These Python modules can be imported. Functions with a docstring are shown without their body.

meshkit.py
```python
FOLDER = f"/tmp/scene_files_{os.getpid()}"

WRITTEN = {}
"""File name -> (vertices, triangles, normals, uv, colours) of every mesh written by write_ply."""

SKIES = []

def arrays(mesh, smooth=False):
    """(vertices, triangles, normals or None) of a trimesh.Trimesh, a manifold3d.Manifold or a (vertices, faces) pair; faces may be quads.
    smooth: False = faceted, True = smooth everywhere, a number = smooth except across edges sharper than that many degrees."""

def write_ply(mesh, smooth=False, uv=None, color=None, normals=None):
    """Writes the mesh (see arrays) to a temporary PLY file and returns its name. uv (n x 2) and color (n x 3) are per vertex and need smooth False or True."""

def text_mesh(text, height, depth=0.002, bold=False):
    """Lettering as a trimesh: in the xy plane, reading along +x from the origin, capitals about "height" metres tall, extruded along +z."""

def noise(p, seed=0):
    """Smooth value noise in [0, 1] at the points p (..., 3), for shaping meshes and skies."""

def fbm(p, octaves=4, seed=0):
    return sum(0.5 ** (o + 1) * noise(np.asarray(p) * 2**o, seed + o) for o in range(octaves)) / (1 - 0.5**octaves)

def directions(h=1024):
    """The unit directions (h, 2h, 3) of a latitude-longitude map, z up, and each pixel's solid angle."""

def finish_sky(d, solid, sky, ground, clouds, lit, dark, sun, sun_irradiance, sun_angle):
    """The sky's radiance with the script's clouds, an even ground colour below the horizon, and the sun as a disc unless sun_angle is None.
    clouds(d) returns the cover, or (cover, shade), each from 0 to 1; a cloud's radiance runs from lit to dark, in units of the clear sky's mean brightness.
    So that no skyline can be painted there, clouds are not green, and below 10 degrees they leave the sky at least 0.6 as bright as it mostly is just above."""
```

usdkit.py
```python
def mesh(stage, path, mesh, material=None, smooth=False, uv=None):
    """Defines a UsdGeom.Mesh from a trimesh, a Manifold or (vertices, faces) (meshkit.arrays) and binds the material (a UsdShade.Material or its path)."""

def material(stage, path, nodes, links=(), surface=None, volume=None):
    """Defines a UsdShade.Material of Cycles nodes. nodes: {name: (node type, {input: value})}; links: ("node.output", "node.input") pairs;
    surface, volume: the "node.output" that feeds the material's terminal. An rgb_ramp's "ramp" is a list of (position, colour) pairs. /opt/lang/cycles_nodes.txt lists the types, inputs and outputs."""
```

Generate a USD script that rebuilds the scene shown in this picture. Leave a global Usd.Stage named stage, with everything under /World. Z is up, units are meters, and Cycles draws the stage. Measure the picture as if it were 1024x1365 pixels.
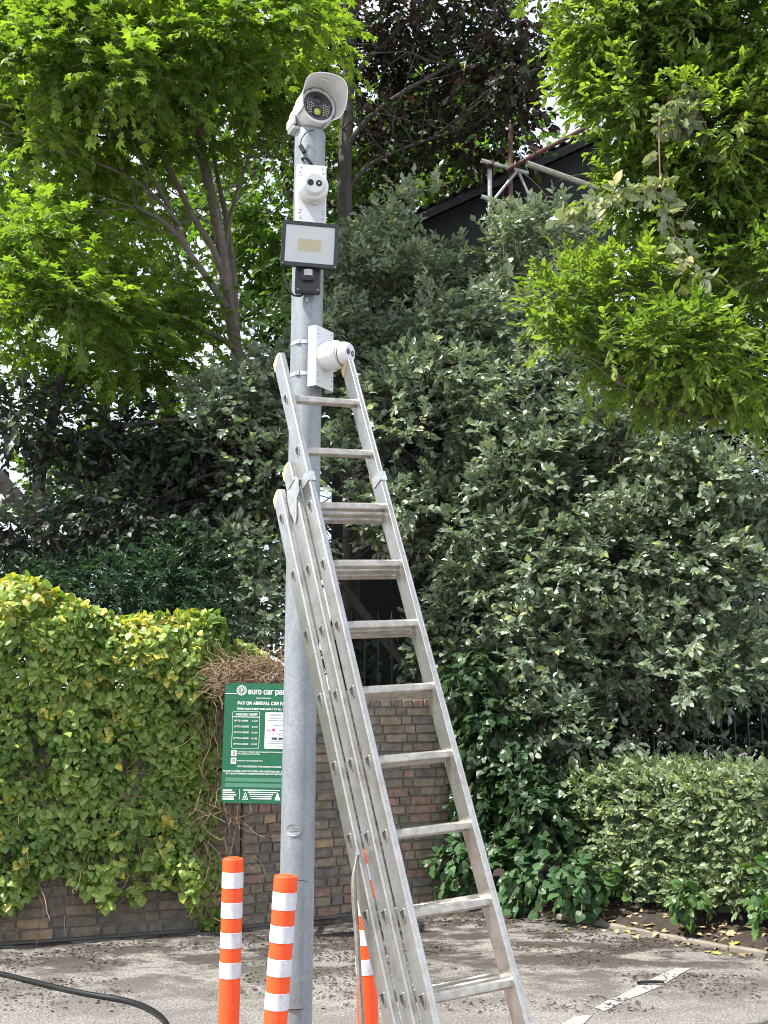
import math
import numpy as np
import trimesh
import manifold3d as m3
import meshkit
import usdkit
from shapely.geometry import Polygon
from pxr import Gf, Sdf, Usd, UsdGeom, UsdLux, UsdShade, Vt

stage = Usd.Stage.CreateInMemory()
UsdGeom.SetStageUpAxis(stage, UsdGeom.Tokens.z)
UsdGeom.SetStageMetersPerUnit(stage, 1.0)
UsdGeom.Xform.Define(stage, '/World')
UsdGeom.Scope.Define(stage, '/World/Looks')

# ------------------------------------------------------------------ camera, sky, sun
F, CU, CV, HOR, EYE = 1500.0, 512.0, 682.5, 950.0, 1.6
PITCH = math.atan((HOR - CV) / F)
CP, SP = math.cos(PITCH), math.sin(PITCH)
EXPOSURE = 1.10
SUN_EL, SUN_XY = math.radians(58), np.array([-0.89, -0.45])
SKY_STRENGTH, SUN_INTENSITY = 0.14, 1.25

cam = UsdGeom.Camera.Define(stage, '/World/camera')
cam.CreateHorizontalApertureAttr(36.0)
cam.CreateVerticalApertureAttr(48.0)
cam.CreateFocalLengthAttr(F / 1024 * 36.0)
cam.CreateClippingRangeAttr(Gf.Vec2f(0.05, 5000))
cam.CreateExposureAttr(EXPOSURE)
UsdGeom.Xformable(cam).AddTransformOp().Set(
    Gf.Matrix4d(1, 0, 0, 0, 0, -SP, CP, 0, 0, -CP, -SP, 0, 0, 0, EYE, 1))

sxy = SUN_XY / np.linalg.norm(SUN_XY)
SUN = np.array([sxy[0] * math.cos(SUN_EL), sxy[1] * math.cos(SUN_EL), math.sin(SUN_EL)])
sky_mat = usdkit.material(stage, '/World/Looks/sky_air', {
    'sky': ('sky_texture', {'sky_type': 'single_scattering', 'sun_disc': False, 'sun_elevation': SUN_EL,
                            'sun_rotation': math.atan2(SUN[0], SUN[1]), 'aerosol_density': 2.0}),
    'co': ('texture_coordinate', {}),
    'n': ('noise_texture', {'scale': 2.2, 'detail': 6.0, 'roughness': 0.55}),
    'r': ('rgb_ramp', {'ramp': [(0.30, (0, 0, 0)), (0.55, (0.85, 0.85, 0.85))]}),
    'mx': ('mix_color', {'blend_type': 'mix', 'b': (5.2, 5.5, 6.0), 'use_clamp': False}),
    'bg': ('background_shader', {'strength': SKY_STRENGTH}),
}, [('co.generated', 'n.vector'), ('n.fac', 'r.fac'), ('r.color', 'mx.fac'), ('sky.color', 'mx.a'),
    ('mx.result', 'bg.color')], surface='bg.background')
dome = UsdLux.DomeLight.Define(stage, '/World/sky')
UsdShade.MaterialBindingAPI.Apply(dome.GetPrim()).Bind(sky_mat)
dome.GetPrim().SetCustomDataByKey('kind', 'structure')
sun = UsdLux.DistantLight.Define(stage, '/World/sun')
sun.CreateIntensityAttr(SUN_INTENSITY)
sun.CreateNormalizeAttr(True)
sun.CreateAngleAttr(0.6)
sun.CreateColorAttr(Gf.Vec3f(1.0, 0.965, 0.90))
_x = np.cross([0, 0, 1.0], SUN); _x /= np.linalg.norm(_x)
_y = np.cross(SUN, _x)
UsdGeom.Xformable(sun).AddTransformOp().Set(Gf.Matrix4d(*_x, 0, *_y, 0, *SUN, 0, 0, 0, 20, 1))


# ------------------------------------------------------------------ helpers
def ray(u, v):
    a, b = (u - CU) / F, (CV - v) / F
    return np.array([a, CP - b * SP, SP + b * CP])


def at(u, v, y):
    d = ray(u, v)
    return np.array([0, 0, EYE]) + d * (y / d[1])


def gnd(u, v, z=0.0):
    d = ray(u, v)
    t = (z - EYE) / d[2]
    p = np.array([0, 0, EYE]) + d * t
    return p


def project(P):
    P = np.atleast_2d(np.asarray(P, float))
    y, z = P[:, 1], P[:, 2] - EYE
    d = y * CP + z * SP
    return CU + F * P[:, 0] / d, CV - F * (-y * SP + z * CP) / d, d


used = {}


def numbered(path):
    if path not in used:
        used[path] = 0
        return path
    used[path] += 1
    return numbered(f'{path}_{used[path]:03d}')


ORIGIN = {}


def thing(name, label, cat, loc=(0, 0, 0), group=None, kind=None):
    path = numbered('/World/' + name)
    x = UsdGeom.Xform.Define(stage, path)
    x.AddTranslateOp().Set(Gf.Vec3d(*map(float, loc)))
    p = x.GetPrim()
    for k, val in (('label', label), ('category', cat), ('group', group), ('kind', kind)):
        if val:
            p.SetCustomDataByKey(k, val)
    ORIGIN[path] = np.array(loc, float)
    return path


def cat_mesh(ms):
    vs, fs, n = [], [], 0
    for m in ms:
        if isinstance(m, tuple):
            v, f = m
        else:
            v, f = np.asarray(m.vertices), np.asarray(m.faces)
        vs.append(v); fs.append(np.asarray(f) + n); n += len(v)
    return np.vstack(vs), np.vstack(fs)


def obj(name, mesh, mat, parent=None, smooth=False, label=None, kind=None, cat=None, group=None, color=None):
    """mesh in world coordinates -> ONE Mesh prim below parent (path) or /World"""
    if isinstance(mesh, list):
        mesh = cat_mesh(mesh)
    if hasattr(mesh, 'to_mesh'):
        mm = mesh.to_mesh()
        mesh = (np.array(mm.vert_properties[:, :3]), np.array(mm.tri_verts))
    if not isinstance(mesh, tuple):
        mesh = (np.array(mesh.vertices), np.array(mesh.faces))
    path = numbered((parent or '/World') + '/' + name)
    org = np.zeros(3)
    if parent:
        org = ORIGIN[parent]
    v = np.asarray(mesh[0], float) - org
    g = usdkit.mesh(stage, path, (v, mesh[1]), LOOK[mat], smooth=smooth)
    ORIGIN[path] = org
    if color is not None:
        pv = UsdGeom.PrimvarsAPI(g).CreatePrimvar('leafcol', Sdf.ValueTypeNames.Color3fArray, 'vertex')
        pv.Set(Vt.Vec3fArray.FromNumpy(np.asarray(color, np.float32)))
    p = g.GetPrim()
    for k, val in (('label', label), ('category', cat), ('group', group), ('kind', kind)):
        if val:
            p.SetCustomDataByKey(k, val)
    return path


def xf(mesh, M):
    m = mesh.copy()
    m.apply_transform(M)
    return m


def frame(loc, yaw=0.0, pitch=0.0, roll=0.0):
    """local: x viewer's right, -y the way it faces, z up.  yaw>0 turns the face to the viewer's right."""
    r = trimesh.transformations.rotation_matrix
    M = r(yaw, [0, 0, 1]) @ r(pitch, [1, 0, 0]) @ r(roll, [0, 1, 0])
    M[:3, 3] = loc
    return M


def cbox(size, c=(0, 0, 0), b=0.004):
    """chamfered box"""
    h = np.array(size) / 2.0
    b = min(b, h.min() * 0.9)
    pts = []
    for s in np.ndindex(2, 2, 2):
        sg = np.array(s) * 2 - 1
        for k in range(3):
            q = h - b
            q = q.copy(); q[k] = h[k]
            pts.append(sg * q)
    hull = trimesh.Trimesh(np.array(pts)).convex_hull
    hull.apply_translation(c)
    return hull


def tubepath(points, radii, sides=10, cap=True):
    p = np.asarray(points, float)
    r = np.broadcast_to(np.asarray(radii, float), (len(p),))
    t = np.gradient(p, axis=0)
    t /= np.linalg.norm(t, axis=1, keepdims=True) + 1e-12
    a0 = np.cross(t[0], [0, 0, 1.0] if abs(t[0][2]) < 0.9 else [1.0, 0, 0])
    A = np.zeros_like(p)
    a = a0 / np.linalg.norm(a0)
    for i in range(len(p)):
        a = a - t[i] * (a @ t[i]); a /= np.linalg.norm(a) + 1e-12
        A[i] = a
    B = np.cross(t, A)
    ang = np.arange(sides) * 2 * np.pi / sides
    v = p[:, None] + r[:, None, None] * (np.cos(ang)[None, :, None] * A[:, None] + np.sin(ang)[None, :, None] * B[:, None])
    v = v.reshape(-1, 3)
    i, j = np.meshgrid(np.arange(len(p) - 1), np.arange(sides), indexing='ij')
    q = np.stack([i * sides + j, i * sides + (j + 1) % sides, (i + 1) * sides + (j + 1) % sides, (i + 1) * sides + j], -1).reshape(-1, 4)
    f = np.vstack([q[:, [0, 1, 2]], q[:, [0, 2, 3]]])
    if cap:
        n = len(v)
        v = np.vstack([v, p[:1], p[-1:]])
        k = np.arange(sides)
        e = (len(p) - 1) * sides
        f = np.vstack([f, np.stack([np.full(sides, n), (k + 1) % sides, k], 1), np.stack([np.full(sides, n + 1), e + k, e + (k + 1) % sides], 1)])
    return v, f


def spline(pts, n=24):
    p = np.asarray(pts, float)
    d = np.r_[0, np.cumsum(np.linalg.norm(np.diff(p, axis=0), axis=1))]
    from scipy.interpolate import PchipInterpolator
    return PchipInterpolator(d, p)(np.linspace(0, d[-1], n))


def lathe(profile, sides=32, axis='z'):
    m = trimesh.creation.revolve(np.array(profile, float), sections=sides)
    if axis == '-y':   # profile height runs towards the viewer
        m.apply_transform(trimesh.transformations.rotation_matrix(math.pi / 2, [1, 0, 0]))
    return m


def prism(poly, depth):
    return trimesh.creation.extrude_polygon(Polygon(poly), depth, engine='earcut')


# ------------------------------------------------------------------ materials
LOOK = {}


def mat(name, nodes, links, surface):
    LOOK[name] = usdkit.material(stage, '/World/Looks/' + name, nodes, links, surface=surface)


def plain(name, c, rough=0.5, metallic=0.0, var=0.12, scale=20.0, bump=0.0, spec=0.5, bscale=None, coat=0.0, coord='object'):
    c = np.array(c, float)
    nodes = {'co': ('texture_coordinate', {}), 'n': ('noise_texture', {'scale': scale, 'detail': 5.0, 'roughness': 0.6}),
             'r': ('rgb_ramp', {'ramp': [(0.25, tuple(c * (1 - var))), (0.75, tuple(np.minimum(c * (1 + var), 0.95)))]}),
             'p': ('principled_bsdf', {'roughness': rough, 'metallic': metallic, 'specular_ior_level': spec, 'coat_weight': coat})}
    links = [(f'co.{coord}', 'n.vector'), ('n.fac', 'r.fac'), ('r.color', 'p.base_color')]
    if bump:
        nodes['n2'] = ('noise_texture', {'scale': bscale or scale * 3, 'detail': 6.0, 'roughness': 0.65})
        nodes['b'] = ('bump', {'strength': 0.6, 'distance': bump})
        links += [(f'co.{coord}', 'n2.vector'), ('n2.fac', 'b.height'), ('b.normal', 'p.normal')]
    mat(name, nodes, links, 'p.BSDF')


def leafmat(name, rough=0.45, trans=0.4, tgain=(1.5, 1.7, 0.6), under=None, spec=0.4):
    nodes = {'a': ('attribute', {'attribute': 'leafcol'}),
             'g': ('geometry', {}),
             'co': ('texture_coordinate', {}),
             'n': ('noise_texture', {'scale': 60.0, 'detail': 3.0}),
             'v': ('map_range', {'from_min': 0.3, 'from_max': 0.7, 'to_min': 0.8, 'to_max': 1.2}),
             'h': ('hsv', {}),
             'tg': ('mix_color', {'blend_type': 'multiply', 'fac': 1.0, 'b': tgain, 'use_clamp': False}),
             'p': ('principled_bsdf', {'roughness': rough, 'specular_ior_level': spec}),
             't': ('translucent_bsdf', {}),
             'm': ('mix_closure', {'fac': trans})}
    links = [('co.object', 'n.vector'), ('n.fac', 'v.value'), ('v.result', 'h.value'), ('a.color', 'h.color'),
             ('a.color', 'tg.a'), ('tg.result', 't.color'), ('p.BSDF', 'm.closure1'), ('t.BSDF', 'm.closure2')]
    if under is not None:
        nodes['u'] = ('mix_color', {'blend_type': 'mix', 'b': under})
        links += [('g.backfacing', 'u.fac'), ('h.color', 'u.a'), ('u.result', 'p.base_color')]
    else:
        links += [('h.color', 'p.base_color')]
    mat(name, nodes, links, 'm.closure')


leafmat('maple_leaf', 0.45, 0.52, (1.5, 1.6, 0.55))
leafmat('bright_leaf', 0.42, 0.50, (1.45, 1.55, 0.55))
leafmat('purple_leaf', 0.5, 0.30, (1.15, 0.8, 0.6))
leafmat('grey_leaf', 0.30, 0.22, (1.2, 1.4, 0.7), under=(0.27, 0.30, 0.22), spec=0.65)
leafmat('shade_leaf', 0.5, 0.25, (1.1, 1.1, 1.0), spec=0.5)
leafmat('hedge_leaf', 0.36, 0.25, (1.3, 1.5, 0.6), under=(0.2, 0.22, 0.13), spec=0.5)
leafmat('ivy_leaf', 0.4, 0.28, (1.4, 1.6, 0.5), spec=0.4)
leafmat('far_leaf', 0.5, 0.5, (1.4, 1.6, 0.5))

mat('asphalt', {
    'co': ('texture_coordinate', {}),
    'fine': ('noise_texture', {'scale': 70.0, 'detail': 4.0, 'roughness': 0.75}),
    'fr': ('rgb_ramp', {'ramp': [(0.33, (0.045, 0.042, 0.039)), (0.46, (0.160, 0.150, 0.138)), (0.60, (0.31, 0.295, 0.275))]}),
    'map': ('mapping', {'scale': (0.9, 1.25, 1.0)}),
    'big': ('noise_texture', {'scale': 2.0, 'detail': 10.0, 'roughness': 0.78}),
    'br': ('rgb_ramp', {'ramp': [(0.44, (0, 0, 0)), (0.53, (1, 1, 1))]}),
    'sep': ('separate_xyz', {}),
    'yy': ('map_range', {'from_min': 5.9, 'from_max': 7.8, 'to_min': 0.04, 'to_max': 0.95, 'clamp': True}),  # darkening grows towards the wall foot, where the shaded band lies
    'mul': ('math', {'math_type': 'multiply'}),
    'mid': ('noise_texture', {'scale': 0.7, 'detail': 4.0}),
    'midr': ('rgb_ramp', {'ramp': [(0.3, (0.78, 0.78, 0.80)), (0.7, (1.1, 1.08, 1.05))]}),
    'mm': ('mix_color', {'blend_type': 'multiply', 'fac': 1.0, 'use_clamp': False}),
    'dirt_shade': ('mix_color', {'blend_type': 'mix', 'b': (0.046, 0.038, 0.032)}),  # dirt patches, with the shade along the wall painted into the same colour
    'p': ('principled_bsdf', {'roughness': 0.9, 'specular_ior_level': 0.25}),
    'b': ('bump', {'strength': 0.8, 'distance': 0.006}),
}, [('co.object', 'fine.vector'), ('co.object', 'map.vector'), ('map.vector', 'big.vector'), ('co.object', 'mid.vector'),
    ('fine.fac', 'fr.fac'), ('mid.fac', 'midr.fac'), ('fr.color', 'mm.a'), ('midr.color', 'mm.b'),
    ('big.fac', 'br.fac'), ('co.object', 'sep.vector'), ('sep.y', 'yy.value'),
    ('br.color', 'mul.value1'), ('yy.result', 'mul.value2'), ('mul.value', 'dirt_shade.fac'), ('mm.result', 'dirt_shade.a'),
    ('dirt_shade.result', 'p.base_color'), ('fine.fac', 'b.height'), ('b.normal', 'p.normal')], 'p.BSDF')
plain('soil', (0.032, 0.023, 0.017), 0.95, var=0.6, scale=18, bump=0.035, bscale=26)
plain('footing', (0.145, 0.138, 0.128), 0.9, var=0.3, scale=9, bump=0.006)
mat('paint_white', {  # worn through to the asphalt in places
    
    'co': ('texture_coordinate', {}), 'n': ('noise_texture', {'scale': 60.0, 'detail': 8.0, 'roughness': 0.85}),
    'r': ('rgb_ramp', {'ramp': [(0.36, (0.16, 0.15, 0.135)), (0.54, (0.30, 0.29, 0.275)), (0.78, (0.38, 0.37, 0.36))]}),
    'p': ('principled_bsdf', {'roughness': 0.8})},
    [('co.object', 'n.vector'), ('n.fac', 'r.fac'), ('r.color', 'p.base_color')], 'p.BSDF')
plain('kerb_concrete', (0.19, 0.165, 0.135), 0.9, var=0.3, scale=12, bump=0.004)
plain('mortar', (0.175, 0.158, 0.135), 0.95, var=0.3, scale=18, bump=0.006)
for i, c in enumerate([(0.165, 0.132, 0.098), (0.21, 0.165, 0.115), (0.22, 0.135, 0.10), (0.135, 0.116, 0.097), (0.28, 0.195, 0.12), (0.185, 0.148, 0.112)]):
    plain(f'brick_tone_{i}', c, 0.9, var=0.45, scale=16, bump=0.006, bscale=70)
plain('bark', (0.12, 0.095, 0.075), 0.9, var=0.4, scale=9, bump=0.02, bscale=26)
plain('bark_maple', (0.17, 0.14, 0.115), 0.9, var=0.35, scale=11, bump=0.012, bscale=30)
plain('bark_dark', (0.06, 0.05, 0.043), 0.9, var=0.4, scale=9, bump=0.02, bscale=26)
plain('dead_twig', (0.22, 0.15, 0.095), 0.9, var=0.35, scale=30)
plain('litter', (0.06, 0.042, 0.03), 0.95, var=0.6, scale=3)
plain('fallen_leaf_yellow', (0.50, 0.37, 0.09), 0.6, var=0.4, scale=8)
plain('fallen_leaf_tan', (0.36, 0.25, 0.13), 0.7, var=0.4, scale=8)

mat('galvanised', {
    'co': ('texture_coordinate', {}),
    'vo': ('voronoi_texture', {'scale': 85.0, 'randomness': 1.0}),
    'map': ('mapping', {'scale': (1.0, 1.0, 0.35)}),
    'n': ('noise_texture', {'scale': 9.0, 'detail': 6.0, 'roughness': 0.6}),
    'mixv': ('mix_color', {'blend_type': 'mix', 'fac': 0.20}),
    'r': ('rgb_ramp', {'ramp': [(0.25, (0.17, 0.19, 0.205)), (0.55, (0.25, 0.272, 0.29)), (0.8, (0.36, 0.378, 0.395))]}),
    'rr': ('map_range', {'from_min': 0.3, 'from_max': 0.7, 'to_min': 0.42, 'to_max': 0.62}),
    'p': ('principled_bsdf', {'metallic': 0.35, 'specular_ior_level': 0.5}),
}, [('co.object', 'vo.vector'), ('co.object', 'map.vector'), ('map.vector', 'n.vector'), ('n.fac', 'mixv.a'), ('vo.color', 'mixv.b'),
    ('mixv.result', 'r.fac'), ('r.color', 'p.base_color'), ('n.fac', 'rr.value'), ('rr.result', 'p.roughness')], 'p.BSDF')
mat('aluminium', {
    'co': ('texture_coordinate', {}),
    'n': ('noise_texture', {'scale': 14.0, 'detail': 7.0, 'roughness': 0.68}),
    'n2': ('noise_texture', {'scale': 90.0, 'detail': 3.0, 'roughness': 0.6}),
    'r': ('rgb_ramp', {'ramp': [(0.26, (0.31, 0.288, 0.255)), (0.42, (0.42, 0.405, 0.375)), (0.7, (0.52, 0.515, 0.50))]}),
    'r2': ('rgb_ramp', {'ramp': [(0.30, (0.72, 0.70, 0.66)), (0.5, (1, 1, 1))]}),
    'mm': ('mix_color', {'blend_type': 'multiply', 'fac': 0.6}),
    'p': ('principled_bsdf', {'metallic': 0.90, 'roughness': 0.31}),
    'b': ('bump', {'strength': 0.25, 'distance': 0.002}),
}, [('co.object', 'n.vector'), ('co.object', 'n2.vector'), ('n.fac', 'r.fac'), ('n2.fac', 'r2.fac'), ('r.color', 'mm.a'), ('r2.color', 'mm.b'),
    ('mm.result', 'p.base_color'), ('n2.fac', 'b.height'), ('b.normal', 'p.normal')], 'p.BSDF')
plain('aluminium_worn', (0.37, 0.345, 0.31), 0.40, metallic=0.8, var=0.35, scale=26, bump=0.002)
plain('steel_band', (0.62, 0.62, 0.62), 0.25, metallic=0.9, var=0.1, scale=30)
plain('steel_grey', (0.32, 0.33, 0.34), 0.45, metallic=0.6, var=0.2, scale=30)
plain('hook_zinc', (0.40, 0.42, 0.42), 0.5, metallic=0.5, var=0.3, scale=40)
plain('cap_yellow', (0.62, 0.47, 0.24), 0.6, var=0.25, scale=40)
plain('white_plastic', (0.57, 0.57, 0.56), 0.35, var=0.04, scale=12)
plain('white_powder', (0.53, 0.54, 0.55), 0.45, var=0.06, scale=14)
plain('black_plastic', (0.018, 0.018, 0.02), 0.45, var=0.2, scale=30)
plain('black_rubber', (0.009, 0.009, 0.010), 0.38, var=0.2, scale=30)
plain('lens_black', (0.006, 0.006, 0.007), 0.06, var=0.0, spec=0.6)
plain('lens_face', (0.035, 0.03, 0.034), 0.12, var=0.1, scale=30, spec=0.5)
plain('lens_amber', (0.38, 0.46, 0.06), 0.08, var=0.5, scale=60, coat=1.0)
plain('infrared_lamp', (0.42, 0.38, 0.37), 0.3, var=0.1)
plain('reflector', (0.80, 0.82, 0.84), 0.35, var=0.03, scale=10)
plain('led_yellow', (0.72, 0.64, 0.42), 0.5, var=0.12, scale=120)
plain('led_row', (0.66, 0.55, 0.30), 0.5, var=0.1, scale=60)
plain('sensor_lens', (0.36, 0.37, 0.40), 0.3, var=0.08, scale=50)
plain('screw_dark', (0.10, 0.10, 0.11), 0.5, metallic=0.4)
plain('hole_dark', (0.025, 0.023, 0.02), 0.7)
mat('orange_plastic', {
    'co': ('texture_coordinate', {}), 'map': ('mapping', {'scale': (1.0, 1.0, 3.0)}),
    'n': ('noise_texture', {'scale': 16.0, 'detail': 8.0, 'roughness': 0.75}),
    'r': ('rgb_ramp', {'ramp': [(0.30, (0.42, 0.075, 0.03)), (0.42, (0.80, 0.080, 0.018)), (0.8, (0.86, 0.10, 0.022))]}),
    'p': ('principled_bsdf', {'roughness': 0.45, 'specular_ior_level': 0.4})},
    [('co.object', 'map.vector'), ('map.vector', 'n.vector'), ('n.fac', 'r.fac'), ('r.color', 'p.base_color')], 'p.BSDF')
mat('reflective_white', {
    'co': ('texture_coordinate', {}), 'v': ('voronoi_texture', {'scale': 160.0}),
    'r': ('rgb_ramp', {'ramp': [(0.1, (0.52, 0.52, 0.56)), (0.8, (0.64, 0.64, 0.67))]}),
    'n': ('noise_texture', {'scale': 18.0, 'detail': 5.0}), 'nr': ('rgb_ramp', {'ramp': [(0.28, (0.74, 0.71, 0.67)), (0.42, (0.96, 0.95, 0.94)), (0.7, (1, 1, 1))]}),
    'm': ('mix_color', {'blend_type': 'multiply', 'fac': 1.0}),
    'p': ('principled_bsdf', {'roughness': 0.4})},
    [('co.object', 'v.vector'), ('co.object', 'n.vector'), ('v.distance', 'r.fac'), ('n.fac', 'nr.fac'), ('r.color', 'm.a'), ('nr.color', 'm.b'), ('m.result', 'p.base_color')], 'p.BSDF')
plain('sign_green', (0.008, 0.105, 0.048), 0.35, var=0.08, scale=6)
plain('sign_green_pale', (0.07, 0.20, 0.13), 0.4, var=0.05, scale=6)
plain('sign_white', (0.78, 0.80, 0.79), 0.45, var=0.03)
plain('sign_ink', (0.05, 0.06, 0.09), 0.5, var=0.05)
plain('sign_red', (0.42, 0.03, 0.12), 0.5, var=0.05)
plain('rust', (0.085, 0.042, 0.03), 0.8, var=0.45, scale=26, bump=0.002)
plain('tube_grey', (0.34, 0.34, 0.33), 0.55, metallic=0.4, var=0.3, scale=20)
plain('tube_olive', (0.26, 0.245, 0.19), 0.6, metallic=0.3, var=0.35, scale=16)
plain('roof_dark', (0.012, 0.012, 0.012), 0.75, var=0.35, scale=7)
plain('fence_dark', (0.012, 0.013, 0.014), 0.5, var=0.2)
plain('house_wall', (0.30, 0.27, 0.25), 0.9, var=0.25, scale=2)
mat('glass_pane', {'f': ('fresnel', {'IOR': 1.45}), 't': ('transparent_bsdf', {}), 'g': ('glossy_bsdf', {'color': (1, 1, 1), 'roughness': 0.02}), 'm': ('mix_closure', {})},
    [('f.fac', 'm.fac'), ('t.BSDF', 'm.closure1'), ('g.BSDF', 'm.closure2')], 'm.closure')

# ------------------------------------------------------------------ ground, footing, soil, kerb, line
def sheet(poly, z):
    m = trimesh.creation.triangulate_polygon(Polygon(poly), engine='earcut')
    v = np.c_[m[0], np.full(len(m[0]), z)]
    f = np.asarray(m[1])
    n = np.cross(v[f[:, 1]] - v[f[:, 0]], v[f[:, 2]] - v[f[:, 0]])[:, 2]
    f[n < 0] = f[n < 0][:, ::-1]
    return v, f


def set_kind(path, kind='structure'):
    stage.GetPrimAtPath(path).SetCustomDataByKey('kind', kind)


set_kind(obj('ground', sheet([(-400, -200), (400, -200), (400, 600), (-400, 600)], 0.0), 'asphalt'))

WA, WB, WC = gnd(0, 1258), gnd(318, 1236), gnd(592, 1204)
d1 = (WB - WA) / np.linalg.norm(WB - WA)
d2 = (WC - WB) / np.linalg.norm(WC - WB)
n1, n2 = np.array([d1[1], -d1[0], 0]), np.array([d2[1], -d2[0], 0])   # towards the car park
WL = WA - d1 * 2.2
WR = WC + d2 * 0.12
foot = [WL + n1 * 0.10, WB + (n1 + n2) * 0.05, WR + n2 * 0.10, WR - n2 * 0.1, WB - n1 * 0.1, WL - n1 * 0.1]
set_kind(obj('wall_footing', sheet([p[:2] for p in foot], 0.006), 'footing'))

kerb_px = [(640, 1205), (672, 1210), (718, 1221), (792, 1233), (921, 1258), (1024, 1277), (1200, 1312)]
kp = np.array([gnd(*p) for p in kerb_px])
rng = np.random.default_rng(5)
back = kp + np.array([0.5, 3.2, 0])
bed = np.vstack([kp[:, :2], [[9.0, 7.0], [9, 14], [0.6, 12.0]]])
# uneven soil bed behind the kerb
gx, gy = np.meshgrid(np.arange(0.6, 5.2, 0.04), np.arange(6.0, 12.0, 0.04))
kc = np.interp(gx.ravel(), kp[:, 0], kp[:, 1])
inside = (gy.ravel() > kc - 0.045).reshape(gx.shape)
dist = (gy - kc.reshape(gx.shape))
gz = -0.012 + np.clip(dist - 0.02, 0, 0.1) * (0.3 + 0.9 * meshkit.fbm(np.stack([gx * 6, gy * 6, gx * 0], -1), 4, 3)) + 0.10 * np.clip(dist - 0.05, 0, 1.2)
idx = np.arange(gx.size).reshape(gx.shape)
okc = inside[:-1, :-1] & inside[1:, 1:] & inside[:-1, 1:] & inside[1:, :-1]
q = np.stack([idx[:-1, :-1], idx[:-1, 1:], idx[1:, 1:], idx[1:, :-1]], -1)[okc]
set_kind(obj('soil_bed', (np.stack([gx, gy, gz], -1).reshape(-1, 3), np.vstack([q[:, [0, 1, 2]], q[:, [0, 2, 3]]])), 'soil', smooth=True))

kerb_path = '/World/kerb'
UsdGeom.Xform.Define(stage, kerb_path); ORIGIN[kerb_path] = np.zeros(3); set_kind(kerb_path)
seg = np.r_[0, np.cumsum(np.linalg.norm(np.diff(kp, axis=0), axis=1))]
edge = np.arange(0, seg[-1] + 0.01, 0.62)
for a, b in zip(edge[:-1], edge[1:]):
    pa = np.array([np.interp(a + 0.004, seg, kp[:, k]) for k in range(3)])
    pb = np.array([np.interp(b - 0.004, seg, kp[:, k]) for k in range(3)])
    d = pb - pa; L = np.linalg.norm(d)
    m = cbox((L, 0.05, 0.16), (0, 0, 0), 0.010)
    m = m.subdivide().subdivide()
    m.vertices += (meshkit.noise(m.vertices * 30 + a * 10)[:, None] - 0.5) * 0.007
    M = trimesh.transformations.rotation_matrix(math.atan2(d[1], d[0]) + rng.normal(0, 0.012), [0, 0, 1])
    M[:3, 3] = (pa + pb) / 2 + [0.0, 0.025, -0.048 + rng.normal(0, 0.004)]
    obj('kerb_stone', xf(m, M), 'kerb_concrete', kerb_path)

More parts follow.
